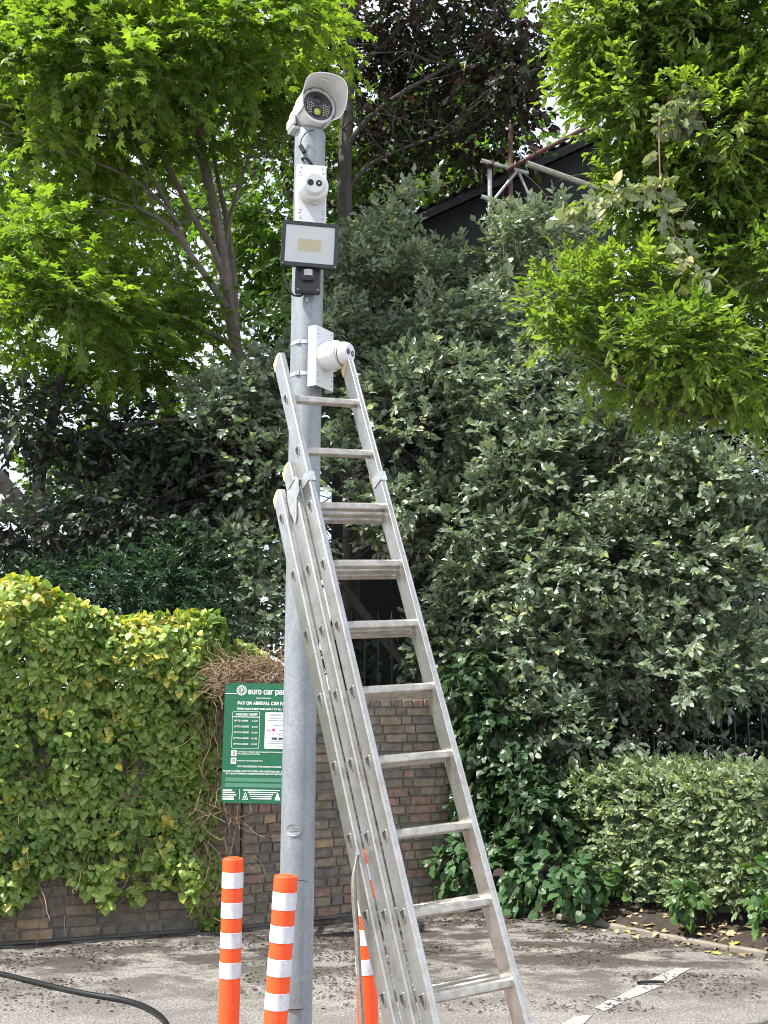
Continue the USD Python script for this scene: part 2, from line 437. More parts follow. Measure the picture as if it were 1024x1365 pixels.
lp = '/World/road_marking'
UsdGeom.Xform.Define(stage, lp); ORIGIN[lp] = np.zeros(3); set_kind(lp)
c8 = lambda x, y: (624 + x / 2.56, 1100 + y / 2.56)
for poly in ([(712, 489), (757, 493), (718, 514), (670, 545), (592, 543), (640, 520)], [(585, 548), (664, 549), (600, 577), (530, 602), (492, 597), (540, 572)],
             [(478, 599), (525, 605), (500, 620), (468, 636), (428, 628)], [(360, 655), (422, 651), (400, 676), (360, 720), (240, 770), (180, 760), (290, 700)]):
    pp = np.array([gnd(*c8(*p))[:2] for p in poly])
    poly2 = Polygon(pp).segmentize(0.02)
    xy = np.array(poly2.exterior.coords)[:-1]
    xy += (meshkit.noise(np.c_[xy * 60, np.zeros(len(xy))])[:, None] - 0.5) * 0.03
    obj('painted_dash', sheet(xy, 0.004), 'paint_white', lp)

# ------------------------------------------------------------------ brick walls
def brick_wall(name, label, A, B, n, height, u_range, z_range, seed):
    """core of mortar and, where it shows, every brick as a part"""
    rng = np.random.default_rng(seed)
    d = (B - A) / np.linalg.norm(B - A); L = np.linalg.norm(B - A)
    t = thing(name, label, 'wall', A)
    R = np.eye(4); R[:3, 0], R[:3, 1], R[:3, 2] = d, -n, [0, 0, 1]   # x along, y into, z up
    R[:3, 3] = A
    core = cbox((L, 0.20, height), (L / 2, 0.112, height / 2), 0.004)
    obj('mortar_bed', xf(core, R), 'mortar', t)
    cm, j = 0.0745, 0.010
    zc, row = 0.0, 0
    k = 0
    while zc + cm <= height + 0.001:
        x = -rng.uniform(0, 0.1) - (0.168 if row % 2 else 0)
        st = row % 2
        last = zc + 2 * cm > height + 0.001
        while x < L:
            w = 0.215 if (st % 2 == 0 and not last) else 0.1025
            st += 1
            w2 = w + rng.normal(0, 0.003)
            cx, cz = x + w2 / 2, zc + (cm - j) / 2 + j
            x += w2 + j
            e0, e1 = max(cx - w2 / 2, 0.001), min(cx + w2 / 2, L - 0.001)
            if e1 - e0 < 0.03:
                continue
            w2, cx = e1 - e0, (e0 + e1) / 2
            wp = A + d * cx + np.array([0, 0, cz])
            u, v, _ = project(wp)
            if not (u_range[0] < u[0] < u_range[1] and z_range[0] < cz < (9 if u[0] > 262 else z_range[1])) or k > 296:
                continue
            b = cbox((w2, 0.06, cm - j), (0, 0, 0), 0.006)
            vv = b.vertices + (meshkit.noise(b.vertices * 40 + wp * 9)[:, None] - 0.5) * 0.007
            b.vertices = vv
            M = trimesh.transformations.rotation_matrix(rng.normal(0, 0.012), [0, 1, 0])
            M[:3, 3] = [cx, 0.03 + rng.normal(0, 0.0025) - 0.004, cz + rng.normal(0, 0.0018)]
            tone = rng.choice(6, p=[0.3, 0.2, 0.13, 0.22, 0.04, 0.11])
            obj('brick', xf(b, R @ M), f'brick_tone_{tone}', t)
            k += 1
        zc += cm; row += 1
    return t


WALL_H = at(530, 921, (WB[1] + WC[1]) / 2 + 0.2)[2]
brick_wall('brick_wall', 'old brown brick wall left bare behind the grey pole and the ladder', WB + d2 * 0.02, WR, n2, WALL_H, (300, 600), (-1, 9), 11)
brick_wall('brick_wall', 'low brown brick wall showing below the hanging ivy', WL, WB, n1, WALL_H, (-30, 330), (-1, 0.50), 12)

# ------------------------------------------------------------------ leaf machinery
def fan(outline, c, zc=0.0):
    o = np.array(outline, float)
    v = np.vstack([[c[0], c[1], zc], o])
    k = len(o)
    f = np.array([[0, 1 + i, 1 + (i + 1) % k] for i in range(k)])
    return v, f


def ovate(w, droop=0.08):
    v = np.array([[0, 0, 0], [0, 0.36, -0.02], [0, 0.72, -0.03], [0, 1, -droop],
                  [-w, 0.33, 0.06], [-w * 0.8, 0.68, 0.04], [w, 0.33, 0.06], [w * 0.8, 0.68, 0.04]], float)
    f = np.array([[0, 1, 4], [4, 1, 5], [5, 1, 2], [5, 2, 3], [0, 6, 1], [6, 7, 1], [7, 2, 1], [7, 3, 2]])
    return v, f


def maple_template():
    o = []
    for a, r, z in [(90, .72, -.12), (66, .36, 0), (40, .66, -.1), (12, .34, 0), (-16, .48, -.1), (-60, .26, 0), (-90, .14, .02),
                    (-120, .26, 0), (196, .48, -.1), (168, .34, 0), (140, .66, -.1), (114, .36, 0)]:
        o.append((r * math.cos(math.radians(a)), 0.3 + r * math.sin(math.radians(a)), z))
    return fan(o[::-1], (0, 0.3), 0.04)


def ivy_template():
    o = [(0, .08, .01), (.18, -.07, -.02), (.38, .0, -.05), (.49, .20, -.05), (.41, .42, -.01), (.28, .66, -.03), (0, .92, -.12), (-.28, .66, -.03), (-.41, .42, -.01), (-.49, .20, -.05), (-.38, .0, -.05), (-.18, -.07, -.02)]
    return fan(o, (0, 0.36), 0.06)


TEMPLATES = {'maple': maple_template(), 'ivy': ivy_template(), 'slim': ovate(0.17, 0.14), 'beech': ovate(0.235, 0.10), 'broad': ovate(0.29, 0.06), 'oval': ovate(0.25), 'round': ovate(0.36, 0.04), 'plum': ovate(0.30, 0.1)}


def unit(a):
    return a / (np.linalg.norm(a, axis=-1, keepdims=True) + 1e-9)


def leaf_mesh(P, A, N, S, tmpl):
    tv, tf = TEMPLATES[tmpl]
    A = unit(A); B = unit(np.cross(A, N)); N2 = np.cross(B, A)
    g = np.random.default_rng(len(P))
    wr, cr, bend = g.uniform(0.72, 1.2, (len(P), 1)), g.uniform(-0.3, 2.2, (len(P), 1)), g.uniform(-0.38, 0.12, (len(P), 1))
    skew = g.normal(0, 0.10, (len(P), 1))
    lx = tv[None, :, 0] * wr + skew * tv[None, :, 1] ** 2
    lz = tv[None, :, 2] * cr + bend * tv[None, :, 1] ** 2
    v = P[:, None] + S[:, None, None] * (lx[..., None] * B[:, None] + tv[None, :, 1:2] * A[:, None] + lz[..., None] * N2[:, None])
    f = tf[None] + (np.arange(len(P)) * len(tv))[:, None, None]
    return v.reshape(-1, 3), f.reshape(-1, 3), len(tv)


def blob_points(blobs, n, rng, gap=0.42, gfreq=1.6, shell=0.35, seed=0):
    """twig roots spread through ellipsoids; blob = (centre, radii[, weight])"""
    C = np.array([b[0] for b in blobs]); Rr = np.array([b[1] for b in blobs])
    w = np.array([b[2] if len(b) > 2 else 1.0 for b in blobs]) * np.prod(Rr, 1) ** 0.75
    P, O = [], []
    have = 0
    while have < n:
        k = rng.choice(len(blobs), n, p=w / w.sum())
        d = unit(rng.normal(size=(n, 3)))
        r = rng.uniform(0, 1, n) ** shell
        p = C[k] + d * r[:, None] * Rr[k]
        keep = meshkit.noise(p * gfreq, seed + 7) > gap
        P.append(p[keep]); O.append(unit(d[keep] / Rr[k][keep]))
        have += keep.sum()
    return np.vstack(P)[:n], np.vstack(O)[:n]


def sprays(P, O, rng, n_leaf, length, leaf, up=0.15, out=0.7, rand=0.6, droop=0.25, flat=0.7, angle=55, nrand=0.35, sizevar=0.3):
    """n_leaf leaves along each twig"""
    T = unit(O * out + rng.normal(size=P.shape) * rand + np.array([0, 0, up]))
    S = unit(np.cross(T, [0, 0, 1.0]) + rng.normal(size=T.shape) * 0.15)
    k = np.arange(n_leaf)
    t = (k + 0.6) / n_leaf
    Lt = length * rng.uniform(0.7, 1.3, len(P))
    pos = P[:, None] + T[:, None] * (t[None, :, None] * Lt[:, None, None])
    pos[..., 2] -= droop * (t ** 2)[None] * Lt[:, None]
    side = np.where(k % 2, 1.0, -1.0)[None, :, None]
    ang = np.radians(angle * (1 - 0.6 * t))[None, :, None]
    A = T[:, None] * np.cos(ang) + S[:, None] * side * np.sin(ang) + rng.normal(size=pos.shape) * 0.22
    A[..., 2] -= droop * 0.6
    upv = np.array([0, 0, 1.0]) * flat + O[:, None] * (1 - flat) + rng.normal(size=pos.shape) * nrand
    size = leaf * rng.uniform(1 - sizevar, 1 + sizevar, (len(P), n_leaf))
    twig_tip = P + T * Lt[:, None]; twig_tip[:, 2] -= droop * Lt
    mid = P + T * Lt[:, None] * 0.5; mid[:, 2] -= droop * Lt * 0.25
    return pos.reshape(-1, 3), A.reshape(-1, 3), upv.reshape(-1, 3), size.ravel(), np.stack([P, mid, twig_tip], 1)


def twig_mesh(tw, r):
    """thin three-sided stems"""
    n, k, _ = tw.shape
    ang = np.arange(3) * 2 * np.pi / 3
    T = unit(tw[:, -1] - tw[:, 0]); A = unit(np.cross(T, [0.3, 0.2, 1.0])); B = np.cross(T, A)
    rad = np.linspace(1, 0.4, k) * r
    v = tw[:, :, None] + rad[None, :, None, None] * (np.cos(ang)[None, None, :, None] * A[:, None, None] + np.sin(ang)[None, None, :, None] * B[:, None, None])
    base = (np.arange(n) * k * 3)[:, None, None]
    q = np.array([[i * 3 + j, i * 3 + (j + 1) % 3, (i + 1) * 3 + (j + 1) % 3, (i + 1) * 3 + j] for i in range(k - 1) for j in range(3)])
    f = np.vstack([q[:, [0, 1, 2]], q[:, [0, 2, 3]]])
    return v.reshape(-1, 3), (base + f[None]).reshape(-1, 3)


def palette(rng, n, c1, c2, extra=None, frac=0.0, clump=None):
    t = rng.uniform(0, 1, n)
    if clump is not None:
        t = np.clip(0.5 * t + 0.5 * clump, 0, 1)
    c = np.array(c1)[None] * (1 - t[:, None]) + np.array(c2)[None] * t[:, None]
    c *= rng.uniform(0.8, 1.2, (n, 1))
    if extra is not None:
        sel = rng.uniform(0, 1, n) < frac
        c[sel] = np.array(extra) * rng.uniform(0.7, 1.2, (sel.sum(), 1))
    return c


def foliage(parent, P, A, N, S, tmpl, col, mat_name, parts=300, mass='foliage'):
    """the leaves that show largest become parts named leaf, the rest one part of kind stuff"""
    u, v, d = project(P + unit(A) * S[:, None] * 0.4)
    px = S / np.maximum(d, 0.1) * F
    inside = (u > 0) & (u < 1024) & (v > 0) & (v < 1365) & (d > 0)
    pick = np.zeros(len(P), bool)
    if parts and inside.any():
        cell = (u // 9).astype(int) * 4000 + (v // 9).astype(int)
        ii = np.nonzero(inside)[0]
        order = ii[np.lexsort((d[ii], cell[ii]))]
        first = np.r_[True, cell[order][1:] != cell[order][:-1]]
        front = order[first]
        # facing the viewer, large
        facing = np.abs((unit(N[front]) * unit(P[front] - [0, 0, EYE])).sum(1))
        score = px[front] * (0.4 + facing)
        pick[front[np.argsort(-score)[:parts]]] = True
    r = ~pick
    mv, mf, k = leaf_mesh(P[r], A[r], N[r], S[r], tmpl)
    obj(mass, (mv, mf), mat_name, parent, color=np.repeat(col[r], k, 0), kind='stuff')
    if pick.any():
        lv, lf, k = leaf_mesh(P[pick], A[pick], N[pick], S[pick], tmpl)
        lv = lv.reshape(-1, k, 3)
        tf = TEMPLATES[tmpl][1]
        for i, c in enumerate(col[pick]):
            obj('leaf', (lv[i], tf), mat_name, parent, color=np.repeat(c[None], k, 0))


def ell(u, v, y, ru, rv, ry):
    """an ellipsoid centred where pixel (u, v) lies at depth y, radii given in photo pixels and metres"""
    c = at(u, v, y)
    s = project(c)[2][0] / F
    return (c, np.array([ru * s, ry, rv * s]))


# ------------------------------------------------------------------ steel pole
PY = 5.02
pa, pb = at(413.3, 190, PY), at(396.4, 1153, PY)
ax = unit(pa - pb)
base = pb - ax * (pb[2] / ax[2])
PR = 45.6 / F * project(pb)[2][0] / 2
top_z = at(413, 176, PY)[2]
ptop = base + ax * (top_z / ax[2])
plen = np.linalg.norm(ptop - base)


def on_pole(z):
    return base + ax * (z / ax[2])


def pole_frame(z, yaw=0.0, pitch=0.0, dist=0.0):
    f = np.array([math.sin(yaw), -math.cos(yaw), 0])
    return frame(on_pole(z) + f * (PR + dist), yaw, pitch)


def z_at(v):
    return at(404, v, PY - PR)[2]


def pole_align(m):
    M = trimesh.geometry.align_vectors([0, 0, 1], ax)
    M[:3, 3] = base
    return xf(m, M)


tp = thing('steel_pole', 'tall round galvanised steel pole carrying the security cameras and floodlight', 'pole', base)
prof = [(0, 0), (PR, 0), (PR, plen * 0.25), (PR, plen * 0.5), (PR, plen * 0.75), (PR, plen - 0.02), (PR * 0.97, plen - 0.008), (PR * 0.85, plen), (0, plen + 0.004)]
obj('shaft', pole_align(lathe(prof, 48)), 'galvanised', tp, smooth=30)


def curved_patch(half_ang, z0, z1, yaw, thick, r=None, corner=0.03, n=16):
    """rounded plate that follows the pole's curve"""
    r = r or PR
    w = half_ang * r
    pol = Polygon([(-w, z0), (w, z0), (w, z1), (-w, z1)]).buffer(-corner).buffer(corner, quad_segs=4).segmentize(0.012)
    m = trimesh.creation.extrude_polygon(pol, thick, engine='earcut')
    m = m.subdivide_to_size(0.02)
    x, z, h = m.vertices.T
    a = x / r + yaw
    m.vertices = np.c_[(r + h - 0.001) * np.sin(a), -(r + h - 0.001) * np.cos(a), z]
    return pole_align(m)


zd0, zd1 = z_at(1345), z_at(1175)
obj('door_gap', curved_patch(0.845, zd0 - 0.004, zd1 + 0.004, 0.02, 0.0015, corner=0.034), 'hole_dark', tp)
obj('access_door', curved_patch(0.80, zd0, zd1, 0.02, 0.007), 'galvanised', tp, label='flush access door with rounded corners low on the pole')
zb = z_at(1107)
th = np.linspace(0, 2 * np.pi, 28, endpoint=False)
ov = np.c_[0.036 * np.cos(th), 0.027 * np.sin(th)]


def bent_oval(sc, thick):
    m = prism(ov * sc, thick)
    x, z, h = m.vertices.T
    a = x / PR - 0.16
    m.vertices = np.c_[(PR + h - 0.001) * np.sin(a), -(PR + h - 0.001) * np.cos(a), z + zb]
    return pole_align(m)


bd = obj('badge', bent_oval(1.0, 0.004), 'galvanised', tp, label='small raised oval maker badge')
ringo = [bent_oval(0.90, 0.0045)]
obj('badge_face', bent_oval(0.86, 0.0052), 'steel_grey', bd)
ru = []
for k, (ww, zz) in enumerate([(0.040, 0.010), (0.050, 0.0), (0.036, -0.011)]):
    m = cbox((ww, 0.0015, 0.0035), (0, 0, 0), 0.0005).subdivide()
    x = m.vertices[:, 0]; a = x / PR - 0.16
    m.vertices = np.c_[(PR + 0.0048 + m.vertices[:, 1]) * np.sin(a), -(PR + 0.0048 + m.vertices[:, 1]) * np.cos(a), m.vertices[:, 2] + zb + zz]
    ru.append(pole_align(m))
obj('raised_mark', ru, 'galvanised', bd)

# ------------------------------------------------------------------ bullet camera on the pole top
def hood_mesh(r0=0.088, thick=0.004):
    """sun hood: a shell round the barrel, open below on one side, flaring forwards"""
    ph = np.radians(np.linspace(-62, 205, 56))      # 0 = viewer's right, 90 = top
    rows = []
    s = np.linspace(0, 1, 12)
    for sh in (0, 1):
        for t in s:
            front = 0.035 + 0.085 * np.clip(np.cos(ph - math.radians(62)) * 0.5 + 0.5, 0, 1) ** 0.8
            y = 0.06 - (0.06 + front) * t
            fl = np.clip((-y) / 0.11, 0, 1) ** 1.5
            # towards the front the outline squares off
            sq = 1 / (np.abs(np.cos(ph)) ** 5 + np.abs(np.sin(ph)) ** 5) ** (1 / 5)
            r = r0 * (1 + fl * (0.17 + 0.75 * (sq - 1))) + (thick if sh else 0)
            rows.append(np.c_[r * np.cos(ph), y, r * np.sin(ph)])
    v = np.vstack(rows)
    m, k = len(ph), len(s)
    idx = np.arange(2 * k * m).reshape(2, k, m)
    quads = []
    for sh in (0, 1):
        a = idx[sh]
        qd = np.stack([a[:-1, :-1], a[:-1, 1:], a[1:, 1:], a[1:, :-1]], -1).reshape(-1, 4)
        quads.append(qd if sh else qd[:, ::-1])
    for e in (0, -1):
        a, b = idx[0, e], idx[1, e]
        quads.append(np.stack([a[:-1], a[1:], b[1:], b[:-1]], 1))
        a, b = idx[0, :, e], idx[1, :, e]
        quads.append(np.stack([a[:-1], a[1:], b[1:], b[:-1]], 1))
    qd = np.vstack(quads)
    tm = trimesh.Trimesh(v, np.vstack([qd[:, [0, 1, 2]], qd[:, [0, 2, 3]]]), process=False)
    trimesh.repair.fix_normals(tm)
    return tm


BC = at(424, 141, PY - 0.10)
by, bp = math.radians(24), math.radians(2)
MB = frame(BC, by, bp)
tb = thing('bullet_camera', 'white bullet security camera with flared sun hood on top of the pole', 'security camera', BC)
RB = 0.087
barrel = lathe([(0, -0.20), (RB * 0.80, -0.20), (RB * 0.92, -0.19), (RB * 0.93, -0.125), (RB, -0.12), (RB, 0.0), (RB * 0.97, 0.004), (RB * 0.86, 0.006), (RB * 0.84, 0.0), (RB * 0.84, -0.01), (0, -0.01)], 48, '-y')
obj('barrel', xf(barrel, MB), 'white_plastic', tb, smooth=35)
groove = lathe([(RB * 0.94, -0.122), (RB * 1.004, -0.122), (RB * 1.004, -0.115), (RB * 0.94, -0.115)], 48, '-y')
obj('seam_ring', xf(groove, MB), 'screw_dark', tb, smooth=35)
obj('sun_hood', xf(hood_mesh(RB + 0.004), MB), 'white_plastic', tb, smooth=40)
obj('front_window', xf(lathe([(0, -0.008), (RB * 0.838, -0.008), (RB * 0.838, -0.004), (0, -0.004)], 48, '-y'), MB), 'lens_face', tb, smooth=30)
obj('main_lens', xf(xf(lathe([(0, 0.010), (0.008, 0.009), (0.017, 0.004), (0.019, -0.003), (0.019, -0.006), (0, -0.006)], 32, '-y'), frame((-0.004, 0, -0.030))), MB), 'lens_amber', tb, smooth=40)
lr = obj('lens_ring', xf(xf(lathe([(0.019, -0.006), (0.025, -0.006), (0.025, 0.000), (0.019, 0.003)], 32, '-y'), frame((-0.004, 0, -0.030))), MB), 'black_plastic', tb, smooth=30)
obj('upper_lens', xf(xf(lathe([(0, 0.003), (0.018, 0.001), (0.024, -0.003), (0.024, -0.006), (0, -0.006)], 32, '-y'), frame((0.0, 0, 0.030))), MB), 'lens_black', tb, smooth=40)
for sx in (-1, 1):
    for i in range(4):
        for j in range(5):
            x, z = sx * (0.026 + i * 0.0095), 0.004 - j * 0.0115
            if math.hypot(x, z) > RB * 0.74 or math.hypot(x + 0.004, z + 0.030) < 0.028:
                continue
            obj('infrared_lamp', xf(xf(lathe([(0, 0.002), (0.0032, 0.0015), (0.0040, -0.002), (0, -0.003)], 8, '-y'), frame((x, -0.003, z + (0.005 if i % 2 else 0)))), MB), 'infrared_lamp', tb)
for a in (-28, 40, 75, 120, 200):
    obj('rivet', xf(xf(lathe([(0, 0.003), (0.003, 0.002), (0.0035, 0)], 8, '-y'), frame((RB * 0.925 * math.cos(math.radians(a)), -0.005, RB * 0.925 * math.sin(math.radians(a))))), MB), 'screw_dark', tb)
# folded clip slot at the hood's top and two little bolts
obj('hood_slot', xf(trimesh.Trimesh(*tubepath(spline([(-0.030, -0.075, 0.0925), (0.0, -0.080, 0.0935), (0.03, -0.078, 0.0885), (0.036, -0.072, 0.0835)], 12), 0.0022, 6)), MB), 'white_plastic', tb)
for x in (0.005, 0.04):
    obj('hood_bolt', xf(xf(lathe([(0, 0.012), (0.005, 0.010), (0.006, 0)], 10), frame((x, -0.02, 0.084))), MB), 'white_plastic', tb)
# saddle and ball joint on the pole top
obj('mount_saddle', [xf(cbox((0.018, 0.10, 0.050), (-0.090, 0.12, -0.050), 0.006), MB), xf(cbox((0.085, 0.085, 0.014), (-0.052, 0.12, -0.086), 0.005), MB)], 'white_powder', tb)
obj('mount_joint', [trimesh.Trimesh(*tubepath([ptop + [-0.02, 0, -0.005], ptop + [-0.012, 0.0, 0.045]], [0.020, 0.024], 16)), xf(trimesh.creation.icosphere(2, 0.024), frame(ptop + [-0.010, 0, 0.045]))], 'steel_band', tb, smooth=40)
obj('mount_foot', pole_align(lathe([(0, plen), (0.045, plen + 0.001), (0.045, plen + 0.012), (0, plen + 0.014)], 24)), 'steel_grey', tb, smooth=30)

# camera cable with its black connector, entering a hole in the pole
tcb = thing('camera_cable', 'thin black camera cable with plug looping down the top of the pole', 'cable', at(400, 190, PY - PR))
fy = PY - PR - 0.012
obj('lead', tubepath(spline([at(418, 174, fy), at(410, 175.5, fy - 0.01), at(404, 182, fy), at(401, 190, fy), at(402, 198, fy)], 24), 0.0028, 8), 'black_rubber', tcb, smooth=60)
obj('plug', tubepath([at(400.5, 194, fy), at(405.5, 203, fy)], 0.011, 14), 'black_plastic', tcb, smooth=30)
obj('tail', tubepath(spline([at(403, 213.5, fy + 0.03), at(403.5, 210.5, fy - 0.003), at(408, 211, fy - 0.003), at(413, 215, fy), at(416, 219, fy + 0.012)], 20), 0.006, 8), 'black_rubber', tcb, smooth=60)

# ------------------------------------------------------------------ turret cameras on their white plates
def plate_mesh(w, h, fl, t=0.003):
    """bent plate: face, flanges left and right turned back"""
    r = 0.008
    outer = Polygon([(-w / 2, 0), (w / 2, 0), (w / 2, fl), (-w / 2, fl)])
    o = outer.buffer(-r).buffer(r, quad_segs=5)
    inner = Polygon([(-w / 2 + t, t), (w / 2 - t, t), (w / 2 - t, fl + 0.1), (-w / 2 + t, fl + 0.1)])
    inner = inner.buffer(-r * .7).buffer(r * .7, quad_segs=5)
    from shapely.geometry import box as sbox
    sec = o.difference(inner)
    if hasattr(sec, 'geoms'):
        sec = max(sec.geoms, key=lambda g: g.area)
    m = trimesh.creation.extrude_polygon(sec, h, engine='earcut')
    m.apply_translation([0, 0, -h / 2])
    return m


def turret(name, label, M, parent_loc, tilt_yaw, tilt_pitch, plate=(0.13, 0.262, 0.04), off=(0, 0), s=1.0, base=0.0, reach=0.0):
    t = thing(name, label, 'security camera', parent_loc, group=None)
    pl = obj('bracket_plate', xf(plate_mesh(*plate), M), 'white_powder', t, smooth=30)
    w, h = plate[0], plate[1]
    for sx in (-1, 1):
        for zz in (0.44, 0.36, 0.30, -0.28, -0.33, -0.42):
            o = xf(lathe([(0, 0.0006), (0.0034, 0.0006), (0.0034, -0.002), (0, -0.002)], 10, '-y'), frame((sx * w * (0.36 + 0.03 * (zz in (0.36, -0.33))), 0, zz * h)))
            obj('screw_hole', xf(o, M), 'screw_dark', pl)
    R = 0.064 * s
    if base:
        obj('junction_base', xf(lathe([(0, 0), (R * 0.96, 0), (R * 0.98, base * 0.8), (R * 0.95, base), (0, base)], 40, '-y'), M @ frame((off[0], 0, off[1]))), 'white_plastic', t, smooth=28)
    B = M @ frame((off[0], -base, off[1]))
    obj('base_ring', xf(lathe([(0, 0.0), (R, 0.0), (R, 0.012 * s), (R * 0.985, 0.02 * s), (R * 0.97, 0.021 * s), (R * 0.97, 0.024 * s), (R * 0.99, 0.025 * s), (R * 0.97, 0.040 * s), (R * 0.82, 0.052 * s), (R * 0.74, 0.052 * s), (0, 0.03 * s)], 48, '-y'), B), 'white_plastic', t, smooth=28)
    obj('base_tab', xf(xf(cbox((0.022, 0.016, 0.012), (0, 0, 0), 0.005), frame((0.012, -0.012, -R * 0.99))), B), 'white_plastic', t, smooth=30)
    G = B @ frame((0, -0.046 * s - reach, 0), tilt_yaw, tilt_pitch)
    rb = 0.050 * s
    ang = np.radians(np.linspace(-75, 40, 22))
    pr = [(rb * math.cos(a), rb * math.sin(a)) for a in ang]
    pr = [(0, pr[0][1])] + pr + [(0, pr[-1][1])]
    ball = obj('ball', xf(lathe(pr, 48, '-y'), G), 'white_plastic', t, smooth=28)
    yf = rb * math.sin(math.radians(40))
    rf = rb * math.cos(math.radians(40))
    obj('collar', xf(lathe([(rb * 0.93, -0.004 * s), (rb * 1.012, -0.004 * s), (rb * 1.012, -0.008 * s), (rb * 0.93, -0.009 * s)], 40, '-y'), G), 'screw_dark', t, smooth=30)
    obj('face', xf(lathe([(0, yf + 0.001), (rf * 0.97, yf + 0.001), (rf * 1.01, yf - 0.002), (0, yf - 0.003)], 40, '-y'), G), 'white_powder', t, smooth=28)
    for sx, nm in ((-1, 'eye'), (1, 'eye')):
        e = obj(nm, xf(xf(lathe([(0, 0.0030), (0.0125 * s, 0.0026), (0.0135 * s, 0.0), (0, -0.001)], 24, '-y'), frame((sx * 0.0175 * s, -yf, 0.001))), G), 'lens_black', t, smooth=28,
                label='dark round lens' if sx < 0 else 'dark round infrared lamp')
        if sx > 0:
            obj('lamp_die', xf(xf(cbox((0.008 * s, 0.001, 0.008 * s), (0, -0.0036, 0), 0.0003), frame((sx * 0.0175 * s, -yf, 0.001))), G), 'infrared_lamp', e)
    return t, B


ZT = (z_at(220) + z_at(297.5)) / 2
yawt = math.radians(9)
MT = pole_frame(ZT, yawt, 0, 0.022)
MT[:3, 3] = at(415.5, 258.5, PY - PR - 0.022)
hpl = z_at(220) - z_at(297.5)
tt, _ = turret('turret_camera', 'white turret camera facing forward on a plate above the floodlight', MT, MT[:3, 3], math.radians(4), math.radians(14), plate=(0.140, hpl, 0.10), off=(0.004, 0.022), s=1.13)

ZS = (z_at(437) + z_at(517)) / 2
yaws = math.radians(57)
MS = frame(at(433.5, 478, PY - 0.09), yaws)
ts, BS = turret('turret_camera', 'white turret camera turned sideways over the ladder on a plate strapped to the pole', MS, MS[:3, 3], math.radians(3), math.radians(4), plate=(0.140, (z_at(437) - z_at(517)) * 0.99, 0.05), off=(0.0, 0.006), s=1.05, base=0.034, reach=0.022)
for v in (455, 497):
    zz = z_at(v)
    st_ = lathe([(PR + 0.0005, -0.0085), (PR + 0.0022, -0.0085), (PR + 0.0022, 0.0085), (PR + 0.0005, 0.0085)], 48)
    M = trimesh.geometry.align_vectors([0, 0, 1], ax); M[:3, 3] = on_pole(zz)
    sp_ = obj('strap', xf(st_, M), 'steel_band', ts, smooth=30, label='bright steel band round the pole')
    kk = []
    for a, wd in ((-0.45, 0.022),):
        b_ = cbox((wd, 0.006, 0.019), (0, -PR - 0.004, 0), 0.001)
        kk.append(xf(b_, M @ trimesh.transformations.rotation_matrix(a, [0, 0, 1])))
    obj('buckle', kk, 'steel_grey', sp_)
# side plate is held by a block against the pole
obj('mount_block', xf(cbox((0.05, 0.06, 0.12), (0, 0.045, 0), 0.004), MS), 'white_powder', ts)

# ------------------------------------------------------------------ floodlight with motion sensor
FY = PY - PR - 0.075
FC = at(412.5, 328.5, FY)
yf_, pf_ = math.radians(8), math.radians(7)
MF = frame(FC, yf_, pf_, math.radians(1.8))
sF = project(FC)[2][0] / F
W, Hh = 75 * sF, 60 * sF
tf_ = thing('floodlight', 'black framed rectangular floodlight with motion sensor fixed on the pole', 'floodlight', FC)
D = 0.035
from shapely.geometry import box as sbox
frame_poly = sbox(-W / 2, -Hh / 2, W / 2, Hh / 2).buffer(-0.008).buffer(0.008, quad_segs=4).difference(sbox(-W / 2 + 0.017, -Hh / 2 + 0.017, W / 2 - 0.017, Hh / 2 - 0.017))
fm = trimesh.creation.extrude_polygon(frame_poly, D, engine='earcut')
rotx = trimesh.transformations.rotation_matrix(math.pi / 2, [1, 0, 0])
fm = xf(fm, rotx)    # extrusion towards -y
obj('frame', xf(fm, MF), 'black_plastic', tf_, smooth=30)
body = trimesh.Trimesh(np.vstack([cbox((W - 0.006, 0.004, Hh - 0.006), (0, 0.003, 0), 0.001).vertices, cbox((W * 0.6, 0.004, Hh * 0.55), (0, 0.035, 0), 0.001).vertices])).convex_hull
obj('housing', xf(body, MF), 'black_plastic', tf_)
wi, hi = W / 2 - 0.017, Hh / 2 - 0.017
wl, hl = 0.055, 0.029
ys, yb_ = -D + 0.006, -0.002
rv = np.array([(-wi, ys, -hi), (wi, ys, -hi), (wi, ys, hi), (-wi, ys, hi), (-wl, yb_, -hl + 0.004), (wl, yb_, -hl + 0.004), (wl, yb_, hl + 0.004), (-wl, yb_, hl + 0.004)])
rf_ = []
for a, nm in enumerate(('lower', 'right', 'upper', 'left')):
    b2 = (a + 1) % 4
    quad = rv[[a, b2, 4 + b2, 4 + a]]
    off_ = np.array([0, 0.0015, 0])
    vv = np.vstack([quad, quad + off_])
    ff = np.array([[0, 1, 2], [0, 2, 3], [4, 6, 5], [4, 7, 6], [0, 4, 5], [0, 5, 1], [1, 5, 6], [1, 6, 2], [2, 6, 7], [2, 7, 3], [3, 7, 4], [3, 4, 0]])
    obj('reflector_panel', xf(trimesh.Trimesh(vv, ff, process=False), MF), 'reflector', tf_)
led = obj('lamp_board', xf(cbox((wl * 2, 0.002, hl * 2), (0, yb_ - 0.0005, 0.004), 0.0005), MF), 'led_yellow', tf_)
obj('led_rows', [xf(cbox((wl * 2 * 0.9 / 12 * 0.45, 0.0016, hl * 1.8), (-wl * 0.9 + (i + 0.5) * wl * 1.8 / 12, yb_ - 0.0018, 0.004), 0.0004), MF) for i in range(12)], 'led_row', led, kind='stuff')
obj('glass', xf(cbox((wi * 2 - 0.001, 0.0015, hi * 2 - 0.001), (0, -D + 0.0035, 0), 0.0004), MF), 'glass_pane', tf_)
